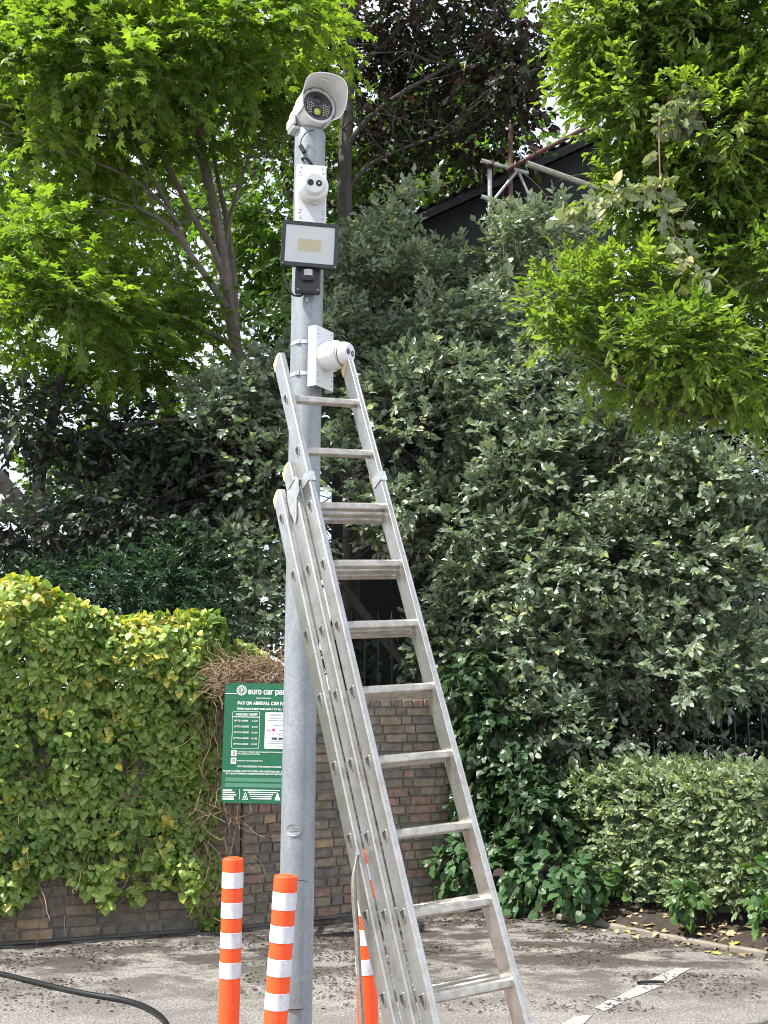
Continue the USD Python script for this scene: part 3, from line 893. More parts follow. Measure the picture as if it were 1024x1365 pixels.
for sx in (-1, 1):
    obj('corner_screw', xf(xf(lathe([(0, 0.0015), (0.003, 0.001), (0.0035, 0)], 8, '-y'), frame((sx * (W / 2 - 0.008), -D, -Hh / 2 + 0.008))), MF), 'steel_grey', tf_)
SC = at(410.3, 375, PY - PR - 0.035)
MSn = frame(SC, math.radians(6), math.radians(3))
obj('sensor_box', xf(cbox((0.116, 0.05, 0.118), (0, 0, 0), 0.007), MSn), 'black_plastic', tf_, smooth=30)
obj('sensor_hood', xf(cbox((0.060, 0.03, 0.060), (0, -0.034, 0.022), 0.008), MSn), 'black_plastic', tf_, smooth=30)
lens = lathe([(0, -0.014), (0.030, -0.014), (0.030, 0.014), (0, 0.014)], 24)
lens = xf(lens, frame((0, -0.026, 0.026)))
obj('sensor_lens', xf(lens, MSn), 'sensor_lens', tf_, smooth=30)
obj('sensor_neck', xf(cbox((0.026, 0.03, 0.03), (0, -0.012, 0.066), 0.004), MSn), 'black_plastic', tf_)
for sx in (-1, 1):
    obj('bracket_arm', xf(cbox((0.010, 0.04, 0.030), (sx * 0.05, 0.0, 0.064), 0.002), MSn), 'black_plastic', tf_)
    obj('sensor_screw', xf(xf(lathe([(0, 0.002), (0.004, 0.0012), (0.0045, 0)], 8, '-y'), frame((sx * 0.046, -0.025, -0.046))), MSn), 'steel_grey', tf_)
obj('tightening_screw', xf(lathe([(0, -0.02), (0.006, -0.02), (0.007, 0), (0, 0)], 10), frame(at(409.5, 397, PY - PR - 0.012))), 'steel_grey', tf_)
obj('cable', tubepath(spline([at(376.5, 352, FY), at(379.5, 366, FY + 0.01), at(386, 386, FY + 0.02), at(393, 394, FY + 0.03), at(400, 394.5, FY + 0.04), at(405, 391, FY + 0.045)], 30), 0.0048, 8), 'black_rubber', tf_, smooth=60)

# ------------------------------------------------------------------ ladder
YAW, LEAN, ROLL = math.radians(25), 1.1744, 0.0677
l0 = np.array([0.1484, 3.8755, 0.6832])
STEP, LW = 0.27, 0.302
r_ = np.array([math.cos(YAW), math.sin(YAW), 0]); b_ = np.array([-math.sin(YAW), math.cos(YAW), 0])
up_ = np.array([0, 0, 1.0]) * math.sin(LEAN) + b_ * math.cos(LEAN)
lr_ = r_ * math.cos(ROLL) + up_ * math.sin(ROLL)
lu = up_ * math.cos(ROLL) - r_ * math.sin(ROLL)
ln = np.cross(lr_, lu)
if ln[1] > 0:
    ln = -ln          # towards the viewer
SD, SW = 0.084, 0.026     # stile depth, width


def lad(x, n, t):
    return l0 + lr_ * x + ln * n + lu * t


def t_for_v(v, x, n):
    ts_ = np.linspace(-3, 4, 2801)
    _, vv, _ = project(np.array([lad(x, n, t) for t in ts_]))
    return ts_[np.argmin(np.abs(vv - v))]


ML = np.eye(4); ML[:3, 0], ML[:3, 1], ML[:3, 2] = lr_, -ln, lu; ML[:3, 3] = l0
foot_t = -l0[2] / lu[2] + 0.03
tl = thing('extension_ladder', 'worn aluminium three section extension ladder leaning on the steel pole', 'ladder', lad(LW / 2, 0, foot_t))


def stile_mesh(x_out, side, yc, t0, t1):
    """box section with shallow side groove, x_out its outer face, side -1 left +1 right"""
    w, d = SW, SD
    sec = [(-w / 2, -d / 2), (w / 2, -d / 2), (w / 2, d / 2), (-w / 2, d / 2)]
    pol = Polygon(sec).buffer(-0.004).buffer(0.004, quad_segs=3)
    m = trimesh.creation.extrude_polygon(pol, t1 - t0, engine='earcut')
    m.apply_translation([x_out - side * w / 2, yc, t0])
    return xf(m, ML)


lad_sections = [
    dict(dy=0.0, ex=0.0, v_top=470, t0=foot_t + 0.02),
    dict(dy=0.088, ex=0.027, v_top=616, t0=foot_t + 0.01),
    dict(dy=0.176, ex=0.054, v_top=652, t0=foot_t),
]
for si, sc in enumerate(lad_sections):
    xL, xR = -SW - sc['ex'], LW + SW + sc['ex'] * 1.9
    t1 = t_for_v(sc['v_top'], xL, -sc['dy'] + SD / 2)
    t0 = sc['t0'] + sc['dy'] * 0.45
    sp_ = numbered(tl + '/ladder_section')
    x = UsdGeom.Xform.Define(stage, sp_); ORIGIN[sp_] = ORIGIN[tl]
    x.GetPrim().SetCustomDataByKey('label', ['front section, the one that reaches highest', 'middle section with the hook bracket at its top', 'rear section, the shortest in view'][si])
    for side, xo in ((-1, xL), (1, xR)):
        obj('stile', stile_mesh(xo, side, sc['dy'], t0, t1), 'aluminium', sp_, smooth=25)
        # slanted plastic end cap
        cap_ = trimesh.Trimesh(np.array([(sx * SW * 0.52, yy, zz) for sx in (-1, 1) for yy, zz in ((-SD * 0.35, 0.0), (SD * 0.54, 0.0), (-SD * 0.30, 0.010), (SD * 0.02, 0.012), (SD * 0.54, -0.040), (SD * 0.47, -0.040))])).convex_hull
        cap_.apply_translation([xo - side * SW / 2, sc['dy'], t1])
        obj('end_cap', xf(cap_, ML), 'cap_yellow', sp_)
        if side < 0:
            pass
        # thin bright rib along the front edge
        rib = cbox((0.006, 0.003, t1 - t0 - 0.01), (xo - side * 0.006, sc['dy'] - SD / 2 - 0.0012, (t0 + t1) / 2), 0.001)
        obj('edge_rib', xf(rib, ML), 'aluminium', sp_)
        obj('foot', xf(cbox((SW * 1.2, SD * 1.05, 0.05), (xo - side * SW / 2, sc['dy'], t0 + 0.01), 0.006), ML), 'black_rubber', sp_)
    k0 = math.ceil((t0 + 0.05) / STEP); k1 = math.floor((t1 - 0.03 - sc['dy'] * 0.27) / STEP)
    sec = Polygon([(-0.011, -0.013), (0.011, -0.013), (0.013, 0.006), (0.009, 0.013), (-0.009, 0.013), (-0.013, 0.006)]).buffer(-0.003).buffer(0.006, quad_segs=3)
    for k in range(k0, k1 + 1):
        t = k * STEP + sc['dy'] * 0.27
        L = xR - xL - 2 * SW + 0.01
        m = trimesh.creation.extrude_polygon(sec, L, engine='earcut')       # x->y, y->z, z->x
        Q = np.eye(4); Q[:3, 0] = [0, 1, 0]; Q[:3, 1] = [0, 0, 1]; Q[:3, 2] = [1, 0, 0]; Q[:3, 3] = [xL + SW - 0.005, sc['dy'], t]
        obj('rung', xf(m, ML @ Q), 'aluminium_worn', sp_, smooth=30)
        for side, xo in ((-1, xL),):
            # swaged rung end showing on the outer face: a D-shaped lip round a hollow
            dsh = Polygon([(-0.0145, 0.017), (0.0145, 0.017), (0.0145, -0.004), (0.008, -0.019), (0, -0.023), (-0.008, -0.019), (-0.0145, -0.004)]).buffer(0.003)
            Q2 = np.eye(4); Q2[:3, 0] = [0, 1, 0]; Q2[:3, 1] = [0, 0, 1]; Q2[:3, 2] = [1, 0, 0]; Q2[:3, 3] = [xo - 0.003, sc['dy'], t]
            lip = trimesh.creation.extrude_polygon(dsh.difference(dsh.buffer(-0.0042)), 0.006, engine='earcut')
            obj('rung_end', xf(lip, ML @ Q2), 'aluminium', sp_)
            Q3 = Q2.copy(); Q3[0, 3] = xo - 0.0008
            obj('rung_hollow', xf(trimesh.creation.extrude_polygon(dsh.buffer(-0.004), 0.004, engine='earcut'), ML @ Q3), 'hole_dark', sp_)


def wrap_band(xL, yc, tb_, h, reach, thick=0.004, xout=0.0):
    """steel guide strap folded round the front of a left stile"""
    pol = Polygon([(xL - thick - xout, yc + SD * reach), (xL - thick - xout, yc - SD / 2 - thick), (xL + SW + thick, yc - SD / 2 - thick), (xL + SW + thick, yc + SD * reach),
                   (xL + SW, yc + SD * reach), (xL + SW, yc - SD / 2), (xL - xout, yc - SD / 2), (xL - xout, yc + SD * reach)])
    m = trimesh.creation.extrude_polygon(pol, h, engine='earcut')
    m.apply_translation([0, 0, tb_])
    return xf(m, ML)


tA = t_for_v(634, -SW, SD / 2)
obj('guide_bracket', wrap_band(-SW, 0.0, tA - 0.022, 0.044, 0.3), 'hook_zinc', tl, label='folded guide strap round the left rail')
gb = wrap_band(LW, 0.0, tA - 0.01, 0.044, 0.3)
obj('guide_bracket', gb, 'hook_zinc', tl, label='folded guide strap round the right rail')
# the large hook plate hanging off the middle section's top
xb = -SW - 0.027
hook = Polygon([(-SD * 0.30, 0.0), (-SD * 0.95, 0.008), (-SD * 1.05, -0.02), (-SD * 0.95, -0.06), (-SD * 0.55, -0.075), (-SD * 0.10, -0.135), (SD * 0.18, -0.155), (SD * 0.45, -0.06), (SD * 0.35, 0.0)]).buffer(0.003, quad_segs=3)
hm = trimesh.creation.extrude_polygon(hook, 0.005, engine='earcut')
tB = t_for_v(645, xb, -0.088 + SD / 2)
Q = np.eye(4); Q[:3, 0] = [0, 1, 0]; Q[:3, 1] = [0, 0, 1]; Q[:3, 2] = [1, 0, 0]; Q[:3, 3] = [xb - 0.006, 0.088, tB]
obj('hook_plate', xf(hm, ML @ Q), 'hook_zinc', tl, label='bent hook plate with a notch on the middle rail')
obj('hook_lip', xf(cbox((SW + 0.02, SD * 0.9, 0.005), (xb + SW / 2, 0.088 - SD * 0.40, tB + 0.004), 0.001), ML), 'hook_zinc', tl)
# loose stay hanging from the rear left rail
sx0 = at(476, 1135, 4.22)
stp = spline([at(476.5, 1137, 4.12), at(474, 1152, 4.11), at(471.5, 1168, 4.10), at(472.5, 1200, 4.10), at(475.5, 1240, 4.10), at(479, 1300, 4.10), at(482, 1350, 4.10), at(486, 1400, 4.10), at(490, 1440, 4.12)], 40)
wd = np.interp(np.linspace(0, 1, 40), [0, 0.08, 0.13, 0.25, 0.5, 1], [0.007, 0.009, 0.016, 0.017, 0.014, 0.013])
sv, sf_ = tubepath(stp, 1.0, 12)
ctr = np.repeat(stp, 12, 0)
rel = sv[:480] - ctr
sv[:480] = ctr + rel * np.repeat(wd, 12)[:, None] * np.array([0.62, 1.0, 1.0])
obj('stay', (sv, sf_), 'aluminium_worn', tl, smooth=40, label='flattened tube stay hanging loose from the rear rail')
obj('stay_bolt', tubepath([at(476.5, 1137, 4.10), at(478.5, 1136, 4.24)], 0.009, 12), 'steel_grey', tl, smooth=30)

# ------------------------------------------------------------------ bollards
def bollard(label, u0, v0, u1, v1, Y, bands, dia=0.094):
    T_, B_ = at(u0, v0, Y), at(u1, v1, Y)
    a = unit(T_ - B_)
    bs = B_ - a * (B_[2] / a[2])
    H = np.linalg.norm(T_ - bs)
    R = dia / 2
    t = thing('bollard', label, 'bollard', bs, group='orange and white flexible bollards round the pole')
    M = trimesh.geometry.align_vectors([0, 0, 1], a); M[:3, 3] = bs
    cy = [(0, 0.012), (R * 1.02, 0.012), (R * 1.02, 0.085), (R * 1.06, 0.09), (R * 1.06, 0.098), (R, 0.104), (R, H - 0.078), (R * 1.02, H - 0.075), (R * 1.02, H - 0.010), (R * 0.98, H - 0.003), (R * 0.9, H),
          (R * 0.62, H), (R * 0.6, H + 0.004), (0, H + 0.005)]
    obj('post', xf(lathe(cy, 40), M), 'orange_plastic', t, smooth=30)
    obj('base', xf(lathe([(0, 0.0), (R * 2.1, 0.0), (R * 2.1, 0.015), (R * 1.7, 0.035), (R * 1.15, 0.045), (0, 0.045)], 32), M), 'black_rubber', t, smooth=30)
    for z0, z1 in bands:
        e = 0.0016
        obj('reflective_band', xf(lathe([(R + 0.0003, H - z1), (R + e, H - z1 + 0.001), (R + e, H - z0 - 0.001), (R + 0.0003, H - z0)], 40), M), 'reflective_white', t, smooth=30)
    return t


def bands_from(v_list, u0, v0, u1, v1, Y):
    out = []
    T_ = at(u0, v0, Y); a = unit(at(u1, v1, Y) - T_)
    for va, vb in v_list:
        za = (T_ - at(u0 + (u1 - u0) * (va - v0) / (v1 - v0), va, Y)) ; zb_ = (T_ - at(u0 + (u1 - u0) * (vb - v0) / (v1 - v0), vb, Y))
        out.append((np.linalg.norm(za), np.linalg.norm(zb_)))
    return out


c7 = lambda y: 1080 + y / 4.096
Lv = [(c7(335), c7(422)), (c7(500), c7(585)), (c7(663), c7(748)), (c7(825), c7(912))]
Fv = [(c7(443), c7(540)), (c7(625), c7(718)), (c7(806), c7(900)), (c7(990), c7(1083))]
bollard('upright orange bollard with white bands in front of the brick wall', 311, 1144, 305.2, 1350, 5.30, bands_from(Lv, 311, 1144, 305.2, 1350, 5.30))
bollard('tilted orange bollard with white bands touching the foot of the grey pole', 381.5, 1167, 368.5, 1345, 4.70, bands_from(Fv, 381.5, 1167, 368.5, 1345, 4.70))
Rv = [(1150, 1172), (c7(485), c7(570)), (c7(645), c7(732)), (c7(806), c7(892))]
bollard('orange bollard half hidden behind the rails of the ladder', 484, 1134, 490, 1340, 5.32, bands_from(Rv, 484, 1134, 490, 1340, 5.32))
# ------------------------------------------------------------------ parking sign
SGY = 8.30
S0, S1 = at(297, 990, SGY), at(403, 990, SGY)
sw = S1[0] - S0[0]; sz0, sz1 = at(297, 1071, SGY)[2], at(297, 911, SGY)[2]; sh = sz1 - sz0
SGC = np.array([(S0[0] + S1[0]) / 2, SGY, (sz0 + sz1) / 2])
MSG = frame(SGC, math.radians(-3), 0, math.radians(0.8))
tsg = thing('parking_sign', 'green parking tariff sign with white lettering mounted on the wall beside the ivy', 'sign', SGC)


def flat(mesh2d, y):
    """xy drawing -> panel facing the viewer, y = distance in front of the board"""
    m = mesh2d.copy()
    x, yy, z = m.vertices.T
    m.vertices = np.c_[x, -z - y, yy]
    return xf(m, MSG)


rr_ = lambda w, h, r: sbox(-w / 2, -h / 2, w / 2, h / 2).buffer(-r).buffer(r, quad_segs=6)
obj('board', flat(trimesh.creation.extrude_polygon(rr_(sw, sh, 0.035), 0.004, engine='earcut'), -0.002), 'sign_green', tsg)
X0 = -sw / 2
px_ = sw / 106.0
sx_ = lambda u: (u - 297) * px_ + X0            # board coordinates from where marks sit on it
sy_ = lambda v: sh / 2 - (v - 911) * sh / 160.0
s6 = lambda x, y: (280 + x / 7.583, 900 + y / 7.583)


def line_text(txt, x, y, h, width=None, matn='sign_white', bold=True, parent=None, center=False, name='lettering', dz=0.003):
    m = meshkit.text_mesh(txt, h, 0.0006, bold)
    w = m.bounds[1][0] - m.bounds[0][0]
    if width:
        m.vertices[:, 0] *= width / w; w = width
    m.apply_translation([x - (w / 2 if center else 0), y, 0])
    obj(name, flat(m, dz), matn, parent or tsg)


def rect(u0, v0, u1, v1, matn, dz=0.0024, name='panel', r=0.0, parent=None, hollow=0.0):
    p = sbox(min(sx_(u0), sx_(u1)), min(sy_(v0), sy_(v1)), max(sx_(u0), sx_(u1)), max(sy_(v0), sy_(v1)))
    if r:
        p = p.buffer(-r).buffer(r, quad_segs=4)
    if hollow:
        p = p.difference(p.buffer(-hollow))
    return obj(name, flat(trimesh.creation.extrude_polygon(p, 0.0008, engine='earcut'), dz), matn, parent or tsg)


UC = 350.0
cx_ = sx_(UC)
# badge
cu, cv_ = s6(300, 158)
from shapely.geometry import Point
disc = Point(sx_(cu), sy_(cv_)).buffer(0.036, 24)
rg = disc.difference(Point(sx_(cu), sy_(cv_)).buffer(0.032, 24))
bdg = obj('round_badge', flat(trimesh.creation.extrude_polygon(rg, 0.0008, engine='earcut'), 0.0024), 'sign_white', tsg, label='round badge with a letter P and dots')
obj('badge_disc', flat(trimesh.creation.extrude_polygon(Point(sx_(cu), sy_(cv_)).buffer(0.0185, 20).difference(Point(sx_(cu), sy_(cv_)).buffer(0.017, 20)), 0.0008, engine='earcut'), 0.0024), 'sign_white', bdg)
for k in range(12):
    a = k * math.pi / 6
    obj('badge_dot', flat(trimesh.creation.extrude_polygon(Point(sx_(cu) + 0.026 * math.cos(a), sy_(cv_) + 0.026 * math.sin(a)).buffer(0.0042, 3), 0.0008, engine='earcut'), 0.0024), 'sign_white', bdg)
line_text('P', sx_(cu), sy_(cv_) - 0.012, 0.024, parent=bdg, center=True)
rect(*s6(135, 190), *s6(250, 197), 'sign_white', name='rule_line')
u0, v0 = s6(362, 195)
line_text('euro car parks', sx_(u0), sy_(v0), 0.040, width=sx_(387) - sx_(u0))
for txt, yb, hh, w0 in (('PRIVATE PROPERTY', 243, 0.0075, (450, 606)), ('PAY ON ARRIVAL CAR PARK', 305, 0.023, (262, 796)), ('TERMS AND CONDITIONS APPLY AT ALL TIMES', 357, 0.0135, (255, 798)),
                        ('NO CONCESSIONS FOR DISABLED BADGE HOLDERS', 938, 0.0105, (286, 835)),
                        ('FAILURE TO COMPLY WITH THE TERMS AND CONDITIONS WILL RESULT IN THE ISSUE', 986, 0.0105, (138, 925)),
                        ('OF A £100 PARKING CHARGE NOTICE (£60 IF PAID WITHIN 14 DAYS)', 1011, 0.0105, (166, 900)),
                        ('SUFFICIENT PAYMENT MUST BE MADE FOR THE LENGTH OF YOUR STAY', 790, 0.0075, (282, 850)), ('YOU ARRIVE IN THE CAR PARK', 811, 0.0075, (282, 510)), ('PARK ONLY WITHIN MARKED BAYS', 879, 0.0075, (282, 537))):
    ua, va = s6(w0[0], yb); ub, _ = s6(w0[1], yb)
    line_text(txt, sx_(ua), sy_(va), hh, width=sx_(ub) - sx_(ua))
tar = rect(*s6(217, 375), *s6(497, 750), 'sign_white', name='tariff_frame', r=0.008, hollow=0.0022)
rect(*s6(219, 427), *s6(495, 433), 'sign_white', name='rule_line', parent=tar)
ua, va = s6(248, 416); ub, _ = s6(472, 416)
line_text('PARKING TARIFF', sx_(ua), sy_(va), 0.016, width=sx_(ub) - sx_(ua), parent=tar)
for i, (a, b) in enumerate((('UP TO 1 HOUR', '£ 1.20'), ('UP TO 2 HOURS', '£ 2.40'), ('UP TO 3 HOURS', '£ 3.60'), ('UP TO 4 HOURS', '£ 4.80'), ('UP TO 24 HOURS', '£ 10.00'))):
    yb = 477 + i * 59
    ua, va = s6(235, yb); ub, _ = s6(385 if i else 376, yb)
    line_text(a, sx_(ua), sy_(va), 0.0115, width=sx_(ub) - sx_(ua), parent=tar)
    ua, va = s6(416, yb); ub, _ = s6(474, yb)
    line_text(b, sx_(ua), sy_(va), 0.0105, width=sx_(ub) - sx_(ua), parent=tar)
wp = rect(*s6(552, 380), *s6(870, 748), 'sign_white', name='payment_panel', r=0.008)
ua, va = s6(600, 418)
line_text('WAYS TO PAY', sx_(ua), sy_(va), 0.016, width=0.185, matn='sign_ink', parent=wp, dz=0.0034)
for (x0, y0, x1, y1, mt) in ((595, 440, 830, 446, 'sign_ink'), (575, 460, 850, 467, 'sign_ink'), (635, 510, 790, 516, 'sign_ink'), (570, 668, 850, 673, 'sign_ink'), (570, 690, 840, 694, 'sign_ink'), (570, 718, 850, 722, 'sign_ink')):
    rect(*s6(x0, y0), *s6(x1, y1), mt, name='fine_print_line', parent=wp, dz=0.0034)
ua, va = s6(568, 568)
line_text('Ringo', sx_(ua), sy_(va), 0.012, width=0.033, matn='sign_red', parent=wp, dz=0.0034)
ua, va = s6(640, 558)
obj('red_dot', flat(trimesh.creation.extrude_polygon(Point(sx_(ua), sy_(va)).buffer(0.011, 8), 0.0008, engine='earcut'), 0.0034), 'sign_red', wp)
ua, va = s6(690, 568)
line_text('Card', sx_(ua), sy_(va), 0.014, matn='sign_ink', parent=wp, dz=0.0034)
ua, va = s6(590, 612)
line_text('Location', sx_(ua), sy_(va), 0.009, matn='sign_ink', bold=False, parent=wp, dz=0.0034)
ua, va = s6(685, 612)
line_text('4277', sx_(ua), sy_(va), 0.016, matn='sign_ink', parent=wp, dz=0.0034)
rect(*s6(622, 632), *s6(680, 658), 'sign_ink', name='card_mark', parent=wp, dz=0.0034)
rect(*s6(690, 632), *s6(750, 658), 'sign_ink', name='card_mark', parent=wp, dz=0.0034)
for y in (768, 845):
    b = rect(*s6(216, y), *s6(270, y + 60), 'sign_white', name='pictogram', r=0.002)
    rect(*s6(231, y + 12), *s6(255, y + 46), 'sign_ink', name='pictogram_mark', parent=b, dz=0.0034, hollow=0.004)
    rect(*s6(236, y + 26), *s6(250, y + 32), 'sign_ink', name='pictogram_mark', parent=b, dz=0.0034)
for y in (1045, 1100):
    rect(*s6(165, y), *s6(890, y + 38), 'sign_green_pale', name='faint_text_block')
for i in range(5):
    rect(*s6(146, 1165 + i * 22), *s6((240, 268, 282, 258, 262)[i], 1177 + i * 22), 'sign_white', name='fine_print_line')
rect(*s6(314, 1160), *s6(318, 1262), 'sign_white', name='rule_line')
for i, (a, b) in enumerate(((352, 720), (400, 690), (415, 655), (425, 640), (432, 640))):
    rect(*s6(a, 1162 + i * 21), *s6(b, 1171 + i * 21), 'sign_white', name='fine_print_line')
for x in (375, 700):
    ua, va = s6(x, 1262)
    tri = Polygon([(sx_(ua) - 0.021, sy_(va)), (sx_(ua) + 0.021, sy_(va)), (sx_(ua), sy_(va) + 0.055)])
    w_ = obj('warning_triangle', flat(trimesh.creation.extrude_polygon(tri.difference(tri.buffer(-0.0035)) if x == 375 else tri, 0.0008, engine='earcut'), 0.0024), 'sign_white', tsg)
    if x == 375:
        obj('warning_mark', flat(trimesh.creation.extrude_polygon(sbox(sx_(ua) - 0.004, sy_(va) + 0.007, sx_(ua) + 0.004, sy_(va) + 0.026), 0.0008, engine='earcut'), 0.0024), 'sign_white', w_)
for zz in (0.32, -0.32):
    obj('wall_batten', xf(cbox((sw * 0.9, 0.03, 0.04), (0, 0.02, zz), 0.003), MSG), 'steel_grey', tsg)
for xx in (-0.2, 0.2):
    obj('wall_bracket', xf(cbox((0.04, 0.34, 0.03), (xx, 0.19, 0.32), 0.004), MSG), 'steel_grey', tsg)
    obj('wall_bracket', xf(cbox((0.04, 0.34, 0.03), (xx, 0.19, -0.32), 0.004), MSG), 'steel_grey', tsg)

# ------------------------------------------------------------------ cable, strip, litter
hp = [(-60, 1292), (0, 1301.5), (35, 1310), (88, 1323), (126, 1330.5), (164, 1337), (190, 1345), (211, 1357), (221, 1368), (226, 1385)]
hose = thing('ground_cable', 'thick black cable snaking over the asphalt towards the bollards', 'cable', gnd(126, 1330))
obj('jacket', tubepath(spline([gnd(*p) + [0, 0, 0.015] for p in hp], 70), 0.0155, 12), 'black_rubber', hose, smooth=60)
ts_ = [gnd(*c8(580, 546)), gnd(*c8(600, 543)), gnd(*c8(640, 542)), gnd(*c8(671, 543.5))]
obj('rubber_strip', tubepath(spline([p + [0, 0, 0.013] for p in ts_], 12), 0.009, 6), 'black_rubber', None, smooth=60, label='short black strip lying across the white bay line', cat='strip')

rng = np.random.default_rng(21)


def scatter_ground(n, fn, seed):
    r = np.random.default_rng(seed)
    out = []
    while len(out) < n:
        out.append(fn(r))
    return np.array(out)


# crumbs of bark, seed cases and twigs swept along the wall foot
N_ = 7000
uu = rng.uniform(-20, 1010, N_ * 3); vv = 1215 + rng.exponential(50, N_ * 3)
g_ = np.array([gnd(a, b) for a, b in zip(uu, vv)])
front_of_wall = ((g_ - WB) @ n1 > 0.03) & (((g_ - WB) @ n2 > 0.03) | (g_[:, 0] > WC[0]))
kk_ = np.interp(g_[:, 0], kp[:, 0], kp[:, 1], left=99)
ok_ = front_of_wall & (g_[:, 1] < kk_ - 0.03) & (vv < 1350) & (meshkit.fbm(np.c_[g_[:, 0] * 1.6, g_[:, 1] * 3.2, 0 * g_[:, 0]], 4, 2) > 0.51)
g_ = g_[ok_][:N_]
a_ = rng.uniform(0, 2 * np.pi, len(g_))
A = np.c_[np.cos(a_), np.sin(a_), rng.normal(0, 0.15, len(g_))]
lv, lf, k = leaf_mesh(g_ + [0, 0, 0.006], A, np.tile([0, 0, 1.0], (len(g_), 1)) + rng.normal(size=(len(g_), 3)) * 0.3, rng.uniform(0.008, 0.042, len(g_)), 'slim')
obj('ground_litter', (lv, lf), 'litter', None, kind='stuff', label='brown crumbs and twigs littering the asphalt along the wall foot', cat='litter')
for nm, mt, n, seed in (('fallen_leaves', 'fallen_leaf_yellow', 26, 31), ('fallen_leaves', 'fallen_leaf_tan', 240, 32), ('fallen_leaves', 'dead_twig', 170, 33)):
    r = np.random.default_rng(seed)
    P = []
    while len(P) < n:
        t = r.uniform(0, seg[-1]); p = np.array([np.interp(t, seg, kp[:, q_]) for q_ in range(3)])
        p = p + [0, r.normal(0.02, 0.16) if seed == 31 else r.normal(0.2, 0.22), 0]
        kc_ = np.interp(p[0], kp[:, 0], kp[:, 1])
        p[2] = 0.008 if p[1] < kc_ else 0.035 + 0.16 * np.clip(p[1] - kc_, 0, 0.5)
        P.append(p)
    P = np.array(P)
    a_ = r.uniform(0, 6.28, n)
    lv, lf, k = leaf_mesh(P, np.c_[np.cos(a_), np.sin(a_), r.normal(0, 0.2, n)], np.tile([0, 0, 1.0], (n, 1)) + r.normal(size=(n, 3)) * 0.35, r.uniform(0.04, 0.08, n), 'oval')
    obj(nm, (lv, lf), mt, None, kind='stuff', label={31: 'yellow fallen leaves lying beside the kerb', 32: 'dry tan leaves spread over the soil under the hedge', 33: 'brown dead leaves rotting on the soil bed'}[seed], cat='fallen leaves')

# ------------------------------------------------------------------ ivy over the left wall
rng = np.random.default_rng(7)
L1 = np.linalg.norm(WB - WL)
TOPU = np.array([-200, 0, 40, 85, 130, 160, 200, 240, 290, 315, 345, 385]); TOPV = np.array([770, 776, 774, 788, 812, 824, 816, 812, 822, 850, 868, 890])
BOTU = np.array([-200, 0, 30, 60, 85, 110, 150, 185, 210, 240, 265, 285, 300, 330]); BOTV = np.array([1200, 1206, 1200, 1176, 1158, 1172, 1200, 1196, 1172, 1178, 1212, 1200, 1180, 1120])


def ivy_field(n, rng):
    s = rng.uniform(0.1, L1 + 0.25, n * 3)
    base_p = WL + d1 * s[:, None] + n1 * 0.15
    u, _, dd = project(base_p + [0, 0, 1.2])
    zt = EYE + (HOR - np.interp(u, TOPU, TOPV)) / F * dd * 1.0
    zb = np.maximum(EYE + (HOR - np.interp(u, BOTU, BOTV)) / F * dd * 1.0, 0.1)
    z = zb + (zt - zb) * rng.uniform(0, 1, len(s))
    q = np.c_[s * 3, z * 3, 0 * s]
    edge_u = 302 + 16 * np.sin(z * 7) + 55 * np.clip((z - 1.75) / 0.25, 0, 1)
    keep = u < edge_u + rng.normal(0, 5, len(s))
    zt = zt + (meshkit.noise(np.c_[s * 5, 0 * s, 0 * s], 3) - 0.5) * 0.12
    return s[keep][:n], z[keep][:n], zt[keep][:n], u[keep][:n]


s, z, zt, u = ivy_field(21000, rng)
hole = meshkit.fbm(np.c_[s * 5.0, z * 5.0, 0 * s], 3, 33) + rng.normal(0, 0.03, len(s))
kp_ = (hole > 0.335) | (rng.uniform(0, 1, len(s)) < 0.25)
s, z, zt, u = s[kp_], z[kp_], zt[kp_], u[kp_]
bul = 0.08 + 0.34 * np.clip(meshkit.fbm(np.c_[s * 2.3, z * 2.3, 0 * s], 3, 5) - 0.18, 0, 1) + 0.10 * np.clip((z - 1.3), 0, 1)
bul *= np.clip((318 - u) / 60, 0.35, 1)
rel = np.clip((zt - z) / 0.28, 0, 1)
bul *= np.sqrt(np.clip(1 - (1 - rel) ** 2, 0.02, 1))
dep = rng.uniform(0, 1, len(s)) ** 0.45
dep = dep * np.clip((meshkit.fbm(np.c_[s * 5.0, z * 5.0, 0 * s], 3, 33) - 0.26) / 0.16, 0.25, 1)
P = WL + d1 * s[:, None] + n1 * (bul * dep)[:, None]
P[:, 2] = z
A = np.array([0, 0, -0.85]) + n1 * 0.45 + rng.normal(size=P.shape) * 0.62
A += np.array([0, 0, 0.8]) * (1 - rel)[:, None] + n1 * 0.5 * (1 - rel)[:, None]
N = n1 * 0.75 + np.array([0, 0, 0.7]) + rng.normal(size=P.shape) * 0.5
S = rng.uniform(0.030, 0.084, len(P))
# crest: leaves over the top, running back over the wall
sc_, zc_, ztc, uc = ivy_field(5200, rng)
bk = rng.uniform(0, 1, len(sc_)) ** 0.8 * 0.75
P2 = WL + d1 * sc_[:, None] - n1 * bk[:, None] + n1 * 0.1
P2[:, 2] = ztc - 0.02 - 0.16 * rng.uniform(0, 1, len(sc_)) ** 2 - 0.35 * np.clip(bk - 0.35, 0, 1) + 0.09 * (meshkit.noise(P2 * 5, 4) - 0.4)
A2 = np.array([0, 0, 0.15]) + rng.normal(size=P2.shape) * 0.6 + n1 * 0.5
N2 = np.array([0, 0, 1.0]) + rng.normal(size=P2.shape) * 0.45
S2 = rng.uniform(0.04, 0.085, len(P2))
P, A, N, S = np.vstack([P, P2]), np.vstack([A, A2]), np.vstack([N, N2]), np.r_[S, S2]
topness = np.r_[np.exp(-np.clip(zt - z, 0, 9) / 0.22), np.ones(len(P2)) * np.clip(1.15 - np.clip(uc, 0, 400) / 420, 0.2, 1)]
